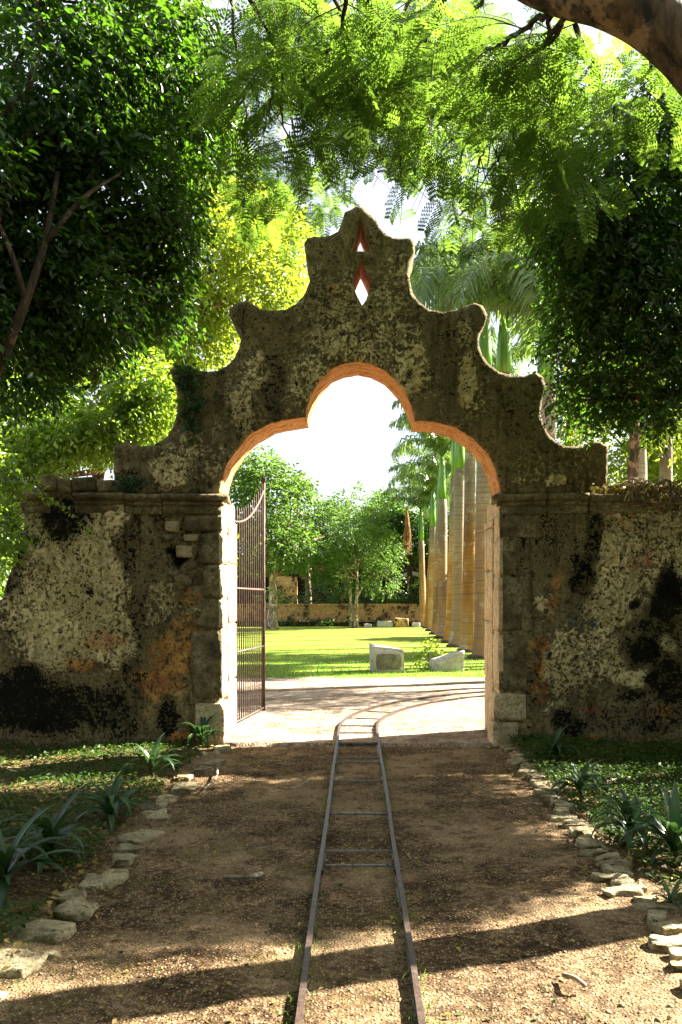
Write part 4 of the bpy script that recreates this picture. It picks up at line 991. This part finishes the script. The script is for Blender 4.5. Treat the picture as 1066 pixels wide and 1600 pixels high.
for i, (x, y, h, lab) in enumerate([(-5.5, -.5, 10, 'unseen tree left of and behind the viewpoint, added for shade'), (0, -5.5, 10, 'unseen tree on the path line far behind the viewpoint, added for shade'), (6.5, -4.5, 10, 'unseen tree right of and behind the viewpoint, added for shade'), (-9, 3, 8, 'unseen tree standing well left of the path, added for shade')]):  # out-of-view trees added to block sky light on wall and path
    tree('unseen_shade_tree', lab, 'tree', (x, y, 0), [(x, y, -.1), (x, y, 2), (x + .3, y, 4), (x, y, h * .6)], 2, [(x, y, h * .58, 4, 3, h * .36), (x + 2.5, y, h * .45, 3, 2.4, h * .32), (x - 2.8, y, h * .45, 3, 2.4, h * .32)], 2400, 6, .8, .36, .5, M_near, M_bark, 990 + i, .25, clump=.5, th=.42, rad=.2, group='unseen trees added for shade around the path')
# bright tree behind the left wall
Yb = 15.
tree('sunlit_tree', 'bright yellow green tree standing in sun behind the left garden wall', 'tree', (-5.0, 15.5, 0), [(-5.0, 15.5, -.1), (-4.9, 15.4, 2.2), (-4.6, 15.3, 4), (-4.2, 15.2, 6)], 5,
     [PB(330,420,Yb,80,90,1.6), PB(410,430,Yb,70,70,1.4), PB(250,600,Yb,90,90,1.6), PB(120,620,Yb,90,90,1.6), PB(300,520,16,80,80,1.6), PB(60,700,Yb,90,60,1.4), PB(440,400,16,60,60,1.2), PB(200,680,14.5,100,50,1.2), PB(170,500,16,100,90,1.6), PB(350,330,16,70,60,1.4), PB(-60,620,15,120,120,1.6), PB(20,760,13.5,50,60,.8)],
     13000, 5, .28, .095, .55, M_sunny, M_bark, 961, .3, clump=1.5, th=.52, inner=.3, rad=.16)
# palms' neighbour: bright leafy mass beyond right wall
tree('broadleaf_tree', 'bright green tree beyond the right wall behind the dark leaves', 'tree', (5.5, 17.5, 0), [(5.5, 17.5, -.1), (5.5, 17.4, 3), (5.6, 17.3, 5), (5.4, 17.2, 7)], 4,
     [(5.4, 17, 7.4, 1.6, 1.4, 1.6), (4.2, 17, 9.0, 1.6, 1.4, 1.4), (7, 17.5, 6.2, 1.6, 1.6, 1.8), (8.2, 18.5, 7.8, 1.8, 1.6, 1.8), (6.6, 18, 9.8, 1.8, 1.8, 1.6)],
     3600, 5, .35, .12, .5, M_sunny, M_bark, 962, .3, clump=1.3, th=.49, inner=.3, rad=.16)

tree('broadleaf_tree', 'pale sunlit tree showing between the gable end and the dark leaves, over the right wall', 'tree', (10.5, 29, 0), [(10.5, 29, -.1), (10.5, 29, 2), (10.4, 29, 4), (10.3, 29, 5.5)], 4,
     [PB(985,720,29,60,50,1.4), PB(1050,700,29,60,70,1.4), PB(1000,640,29,70,60,1.4), PB(1110,640,29,80,90,1.6), PB(920,640,29.5,60,60,1.4)], 3000, 5, .42, .17, .45, M_sunny, M_bark, 963, .5, clump=.9, th=.45, inner=.2, rad=.16)
# near dark tree on the left
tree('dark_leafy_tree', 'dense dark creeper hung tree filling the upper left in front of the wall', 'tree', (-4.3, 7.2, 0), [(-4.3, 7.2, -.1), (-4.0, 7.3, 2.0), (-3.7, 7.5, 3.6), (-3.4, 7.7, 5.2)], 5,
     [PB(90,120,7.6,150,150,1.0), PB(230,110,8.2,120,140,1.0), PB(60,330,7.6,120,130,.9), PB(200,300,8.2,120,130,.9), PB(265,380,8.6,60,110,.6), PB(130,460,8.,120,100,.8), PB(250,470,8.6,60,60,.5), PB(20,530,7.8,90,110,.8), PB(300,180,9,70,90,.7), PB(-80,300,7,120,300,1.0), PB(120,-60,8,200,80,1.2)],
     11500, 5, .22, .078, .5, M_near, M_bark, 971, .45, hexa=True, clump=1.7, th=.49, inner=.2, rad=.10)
tree('climbing_shrub', 'small leaved shrub spilling over the broken end of the left wall', 'shrub', (-5.3, 11.9, 0), [(-5.3, 11.9, -.1), (-5.2, 11.9, 1.4), (-4.9, 11.9, 2.6), (-4.6, 11.8, 3.2)], 4,
     [PB(-10,780,11.3,50,80,.4), PB(30,710,11.6,70,50,.5), PB(90,660,11.8,90,60,.6), PB(-20,900,11.2,40,60,.4), PB(160,660,12,80,50,.6), PB(15,850,11.3,26,50,.3), PB(230,610,12,60,60,.6), PB(0,620,12,90,60,.6), PB(15,740,9.55,36,40,.2), PB(8,820,9.5,22,50,.2)],
     3300, 5, .24, .075, .62, M_mid, M_bark, 972, .4, hexa=True, clump=1.8, th=.49, inner=.1, rad=.04)
# the spray of leaves across the wall top
def spray(name, label, P, n, L, mat, seed, cat='branch', wid=.06):
    P = smooth_line(P, 6); e = thing(name, label, cat, P[0]); g = Geo(); g.tube(P, np.linspace(.008, .002, len(P)), 5); g.build('twig', M_twig, e, True, org=P[0])
    r = np.random.RandomState(seed); i = r.randint(2, len(P), n); pos = P[i] + r.normal(size=(n, 3)) * .02
    V, F, q = leaf_mesh(pos, r.normal(size=(n, 3)) + [0, 0, -.4], np.array([0, 0, 1.]) + r.normal(size=(n, 3)) * .5, L * (.6 + .7 * r.rand(n)), L * .6 * (.6 + .7 * r.rand(n)), True, r.rand(n)); mk('foliage', V, F, mat, e, attrs={'rnd': q}, org=P[0], kind='stuff')
spray('leafy_spray', 'leafy sprig reaching right over the mouldy top of the left wall', [W3(50,742,9.5), W3(75,780,9.4), W3(105,792,9.35), W3(138,830,9.3)], 70, .055, M_sunny, 21)
spray('leafy_spray', 'short leafy sprig low over the broken wall end', [W3(5,800,9.5), W3(40,835,9.4), W3(72,852,9.35)], 40, .055, M_cover, 22)
spray('leafy_spray', 'thin sprig hanging down from the coping at the far left', [W3(20,745,9.5), W3(30,770,9.4), W3(50,790,9.35)], 36, .055, M_sunny, 23)
# ivy on the gable, tufts on the cornice
def ivy(label, px, py, rx, ry, n, mat, seed, L=.07, y=9.97):
    r = np.random.RandomState(seed); a = r.normal(size=(n, 2)) * .5; P = np.stack([wx(px + a[:, 0] * rx, y), np.full(n, y) - .04 * r.rand(n), wz(py + a[:, 1] * ry, y)], 1)
    d = r.normal(size=(n, 3)) * [1, .3, 1] + [0, 0, -.5]; V, F, q = leaf_mesh(P, d, np.array([0, -1., .4]) + r.normal(size=(n, 3)) * .4, L * (.5 + r.rand(n)), L * .7 * (.5 + r.rand(n)), True, r.rand(n))
    c0 = P.mean(0); e = thing('wall_plant', label, 'plant', c0); mk('foliage', V, F, mat, e, attrs={'rnd': q}, org=c0, kind='stuff')
ivy('dark ivy patch rooted in the left shoulder of the gable', 302, 640, 20, 40, 150, M_near, 31)
ivy('dark tuft growing on the cornice below the lowest left scroll', 200, 757, 26, 12, 140, M_near, 32, .05)
ivy('dark leaves clinging to the left gable scroll', 290, 590, 20, 24, 110, M_near, 33)
ivy('moss and dead leaves heaped on the right wall top', 1010, 764, 80, 9, 300, M_litter, 34, .05, 9.93)
ivy('yellow leaves sprouting from the gate side of the left jamb', 362, 872, 6, 24, 60, M_yellow, 35, .07, 11.1)
# dead leafy tangle on right wall top
g = Geo(); r = np.random.RandomState(8)
for i in range(22):
    x0 = xL(r.uniform(960, 1066)); g.tube(smooth_line([(x0, 9.92, 2.98 + .06 * r.rand()), (x0 + .12, 9.86, 3.04 + .06 * r.rand()), (x0 + .3 * r.rand(), 9.84, 2.88 - .1 * r.rand())], 3), .007, 4)
tag(g.build('dead_vines', M_barkpale, None, True), 'tangle of dead vines on the right wall top', 'vines')

# near dark tree on the right
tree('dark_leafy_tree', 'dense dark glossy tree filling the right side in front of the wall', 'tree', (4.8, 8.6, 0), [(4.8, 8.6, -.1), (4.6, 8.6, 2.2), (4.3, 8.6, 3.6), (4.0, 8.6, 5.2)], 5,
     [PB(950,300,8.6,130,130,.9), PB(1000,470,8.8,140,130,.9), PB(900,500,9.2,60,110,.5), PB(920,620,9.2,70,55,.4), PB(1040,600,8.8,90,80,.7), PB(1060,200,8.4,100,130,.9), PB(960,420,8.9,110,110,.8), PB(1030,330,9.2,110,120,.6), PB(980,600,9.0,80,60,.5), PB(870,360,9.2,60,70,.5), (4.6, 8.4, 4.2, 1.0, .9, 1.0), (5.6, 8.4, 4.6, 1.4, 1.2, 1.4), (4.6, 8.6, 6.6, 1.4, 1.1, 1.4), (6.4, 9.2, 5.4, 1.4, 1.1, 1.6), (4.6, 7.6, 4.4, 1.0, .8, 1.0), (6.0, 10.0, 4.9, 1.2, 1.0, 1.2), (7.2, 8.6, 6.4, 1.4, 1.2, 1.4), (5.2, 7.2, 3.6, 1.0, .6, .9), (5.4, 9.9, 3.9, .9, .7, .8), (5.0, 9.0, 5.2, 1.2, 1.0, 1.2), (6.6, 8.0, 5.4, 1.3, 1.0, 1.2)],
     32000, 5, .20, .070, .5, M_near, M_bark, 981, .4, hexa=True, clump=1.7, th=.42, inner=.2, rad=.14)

tree('unseen_shade_shrub', 'unseen dark shrub under the dark glossy tree, added to shade the right bed', 'shrub', (5.2, 8.0, 0), [(5.2, 8.0, -.1), (5.2, 8.0, .4), (5.25, 8.1, .8), (5.2, 8.1, 1.2)], 3,  # out-of-view shrub added to stop low sun reaching the right bed
     [(5.0, 6.9, 1.1, .8, .8, 1.1), (5.3, 8.1, 1.4, .9, .9, 1.4), (5.0, 9.1, 1.3, .8, .6, 1.3), (6.3, 7.6, 1.6, .9, .9, 1.5)], 3000, 5, .22, .08, .5, M_near, M_bark, 983, .2, clump=1.8, th=.42, inner=.1, rad=.04)

# bare limbs of the dark tree showing at its left
dt = [o for o in COL.objects if o.name == 'dark_leafy_tree'][0]; g = Geo()
for P, r0 in (([(-30,640,7.3),(12,540,7.1),(40,470,7.),(70,380,7.1),(90,270,7.3)], .055), ([(40,470,7.),(20,400,6.9),(-10,330,6.9)], .03), ([(70,380,7.1),(130,310,7.1),(190,270,7.2)], .026), ([(-20,200,7),(40,140,6.9),(60,60,6.9),(55,-30,7)], .03), ([(330,60,8.5),(260,120,8.1),(190,210,7.9)], .02)):
    q = smooth_line([W3(*a) for a in P], 5); g.tube(q, np.linspace(r0, r0 * .4, len(q)), 7)
g.build('limbs', M_twig, dt, True, org=tuple(dt.location), kind='stuff')

# ------------------------------------------------------------------ the feathery canopy overhead
def compound(seed):
    r = np.random.RandomState(seed); V = []; F = []; Lr = .30; npn = 9
    def q(a, b, c, d=None):
        i = len(V); V.extend([a, b, c] if d is None else [a, b, c, d]); F.append((i, i + 1, i + 2)); 
        if d is not None: F.append((i, i + 2, i + 3))
    f = lambda t: np.array([Lr * t, 0, -.09 * t * t])
    q(f(0) + [0, .0015, 0], f(0) - [0, .0015, 0], f(1))
    for i in range(npn):
        t = .18 + .82 * i / (npn - 1); p = f(t); Lp = .105 * math.sin(math.pi * (.2 + .62 * t)) + .015
        for sg in (-1, 1):
            d = np.array([.55, sg, -.12 + r.normal() * .08]); d /= np.linalg.norm(d); e = np.array([d[1] * -1, d[0], 0]); e /= np.linalg.norm(e); nl = 6
            for k in range(nl):
                s = p + d * Lp * (.1 + .9 * k / nl); w = .021 * (1 - .35 * abs(k / nl - .4))
                for h in (-1, 1):
                    tip = s + e * h * w + d * .006 + np.array([0, 0, r.normal() * .002]); q(s - d * .0065, tip, s + d * .009)
    return np.array(V), np.array(F)
CT = [compound(i) for i in range(3)]
def feather(P, D, seed, scale=1.0, up=None):
    """place compound leaves at P along directions D"""
    r = np.random.RandomState(seed); n = len(P); VV = []; FF = []; Q = []; base = 0
    D = D / (np.linalg.norm(D, axis=1)[:, None] + 1e-9); N = np.array([0, 0, 1.]) + r.normal(size=(n, 3)) * .35; Sd = np.cross(N, D); Sd /= np.linalg.norm(Sd, axis=1)[:, None] + 1e-9; U = np.cross(D, Sd)
    wh = r.randint(0, 3, n); rq = r.rand(n)
    for c in range(3):
        k = np.where(wh == c)[0]; tv, tf = CT[c]; s = (scale * (.7 + .6 * r.rand(len(k))))[:, None, None]
        V = P[k][:, None] + (tv[None, :, 0:1] * D[k][:, None] + tv[None, :, 1:2] * Sd[k][:, None] + tv[None, :, 2:3] * U[k][:, None]) * s
        V = V.reshape(-1, 3); F = (tf[None] + (np.arange(len(k)) * len(tv))[:, None, None]).reshape(-1, 3) + base
        VV.append(V); FF.append(F); Q.append(np.repeat(rq[k], len(tv))); base += len(V)
    return np.concatenate(VV), np.concatenate(FF), np.concatenate(Q)
cb = np.array([3.45, 5.35, 0])
canopy = thing('feathery_tree', 'large tree with a thick brown limb at upper right and feathery leaves overhead', 'tree', cb)
g = Geo(); tp = smooth_line([(3.45, 5.35, -.1), (3.35, 5.3, 1.6), (3.0, 5.25, 3.2), (2.62, 5.2, 4.3), W3(1110,120,5.2), W3(1066,70,5.2), W3(1010,26,5.25), W3(945,-4,5.3), W3(880,-18,5.5), W3(815,-44,5.6), W3(740,-120,5.8)], 6)
g.tube(tp, np.interp(np.linspace(0, 1, len(tp)), [0, .1, .5, .8, 1], [.24, .19, .175, .16, .12]), 14); g.build('trunk', M_bark, canopy, True, org=cb)
BR = [[(853,22,5.5),(810,52,6),(773,75,6.4),(735,80,6.8),(698,85,7.2),(673,120,7.6),(640,150,8)], [(878,30,5.5),(845,85,6.2),(818,135,6.8),(773,195,7.4),(755,240,7.8),(733,285,8.2)],
      [(773,75,6.4),(748,135,7),(728,170,7.4),(705,230,7.9)], [(570,-60,6),(578,0,6.3),(588,125,7),(605,160,7.4),(623,210,7.9),(628,280,8.3)], [(860,25,5.6),(860,100,6.4),(883,200,7),(893,240,7.4),(880,300,7.8)],
      [(375,-40,6.2),(390,0,6.4),(425,65,6.9),(425,140,7.3),(420,200,7.8)], [(430,-40,6.4),(445,0,6.6),(446,60,6.9),(440,190,7.6),(475,250,8.2)], [(545,-30,6),(530,55,6.6),(495,100,7.1),(465,135,7.4)],
      [(520,-20,6.6),(550,80,7.2),(570,170,7.8),(560,230,8.2)], [(880,40,5.6),(830,110,6.6),(790,230,7.5),(745,295,8.2)], [(480,-30,7),(500,60,7.6),(520,150,8.2),(500,240,8.8),(470,300,9.2)],
      [(700,-20,6),(680,40,6.8),(650,80,7.4),(640,130,8.),(650,200,8.6),(680,280,9.1)], [(360,-30,7),(370,80,7.8),(385,180,8.6),(390,260,9.2),(400,320,9.5)], [(900,40,5.6),(940,120,6.6),(960,180,7.4),(940,240,8)],
      [(650,-30,7),(620,60,8),(600,140,9),(590,220,9.6)], [(1000,40,5.4),(1020,110,6.4),(1010,180,7.2)], [(760,-20,7),(740,60,8),(770,140,9),(800,220,9.6),(790,300,10)]]
g = Geo(); AP = []; AD = []; r = np.random.RandomState(77)
for b in BR:
    P = smooth_line([W3(*q) for q in b], 8); P += r.normal(size=P.shape) * .008
    g.tube(P, np.linspace(.020, .005, len(P)), 5)
    T = np.gradient(P, axis=0)
    for k in range(3, len(P), 3):
        for _ in range(2):
            d = T[k] / (np.linalg.norm(T[k]) + 1e-9) * .5 + r.normal(size=3) * [1, .8, .5]; d[2] -= .15; d /= np.linalg.norm(d); Lt = r.uniform(.3, .8)
            tw = smooth_line([P[k], P[k] + d * Lt * .5 + r.normal(size=3) * .03, P[k] + d * Lt + [0, 0, -.14 * Lt - .05]], 4)
            if r.rand() < .7: g.tube(tw, np.linspace(.006, .002, len(tw)), 4)
            for j in range(2, len(tw), 3):
                AP.append(tw[j]); AD.append(d * .5 + r.normal(size=3) * [.7, .7, .35] + [0, 0, -.35])
g.build('branches', M_twig, canopy, True, org=cb, kind='stuff')
AP = np.array(AP); AD = np.array(AD)
# leaf clusters that fill out the crown between the drawn branches
bl = [PB(600,60,8.5,150,80,1.2), PB(450,120,8.5,80,120,.9), PB(560,200,9,100,60,.9), PB(700,160,8.8,110,90,1.), PB(820,180,8.2,100,120,.9), PB(420,300,9.2,60,50,.5), PB(770,290,9.5,90,60,.6), PB(940,120,7.5,110,80,.8), PB(650,270,9.6,60,50,.5), PB(400,40,8,80,70,.9), PB(860,330,9,60,60,.6)]
C, D = blob_points(bl, 310, 78, 1.3, .57, .1)
over = [(-3, 1, 8.5, 3, 3, 1.2), (1.5, 0, 9.5, 3, 3, 1.2), (-4, -4, 8, 3.5, 3, 1.4), (1, -5, 8.5, 3.5, 3, 1.4), (-1, 3.5, 9, 3, 2, 1.)]  # out-of-view leaves added overhead to cut sky light on the wall front
C2, D2 = blob_points(over, 1300, 79, .8, .5, .1); C = np.concatenate([C, C2]); D = np.concatenate([D, D2])
AP = np.concatenate([AP, C]); AD = np.concatenate([AD, D * .5 + r.normal(size=D.shape) * .6 + [0, 0, -.3]])
ppx = VX + AP[:, 0] * FPX / AP[:, 1]; ppy = VY - (AP[:, 2] - CAM_H) * FPX / AP[:, 1]
low = 285 - 40 * (np.abs(ppx - 565) < 70) + 75 * (ppx < 460) + 60 * (ppx > 680)
k = ppy < low; AP, AD = AP[k], AD[k]          # the lowest sprays end above the gable peak
V, F, q = feather(AP, AD, 79, 1.0)
mk('foliage', V, F, M_feather, canopy, attrs={'rnd': q}, org=cb, kind='stuff')
print('compound leaves', len(AP), 'tris', len(F))
# higher sunlit layer of the same kind of crown, farther off
far = thing('feathery_tree', 'taller feathery tree in sun behind the gable peak', 'tree', (-8.8, 23.5, 0)); fb = np.array([-8.8, 23.5, 0])
g = Geo(); g.tube(smooth_line([(-8.8, 23.5, -.1), (-8.4, 23.4, 5), (-6.0, 23, 11), (-2, 22.5, 15.)], 6), np.linspace(.26, .1, 19), 10)
for e_ in [(0, 22, 16), (3.5, 22, 17), (-1.5, 21.5, 13), (1, 21.5, 14), (6, 22, 15), (2.5, 22, 12.5)]: g.tube(smooth_line([(-2, 22.5, 15.), ((e_[0] - 2) / 2, 22.2, (e_[2] + 15.) / 2 + .4), e_], 5), np.linspace(.07, .015, 11), 6)
g.build('trunk', M_bark, far, True, org=fb)
bl = [PB(600,120,22,130,110,1.8), PB(480,60,22,120,80,1.8), PB(720,60,22,140,90,1.8), PB(560,240,22,80,50,1.6), PB(700,220,22.5,110,70,1.8), PB(840,120,23,120,110,2), PB(420,330,22,60,60,1.6), PB(900,20,23,140,70,1.8), PB(640,-60,22,300,60,2), PB(620,290,23,60,50,1.6), PB(500,290,22,60,50,1.4), PB(700,330,23,60,50,1.6), PB(760,350,23.5,70,50,1.6), PB(380,250,22,60,70,1.6)]
C, D = blob_points(bl, 1150, 88, .6, .56, .1); V, F, q = feather(C, D * .5 + r.normal(size=D.shape) * .6 + [0, 0, -.2], 89, 1.9)
mk('foliage', V, F, M_feather, far, attrs={'rnd': q}, org=fb, kind='stuff')
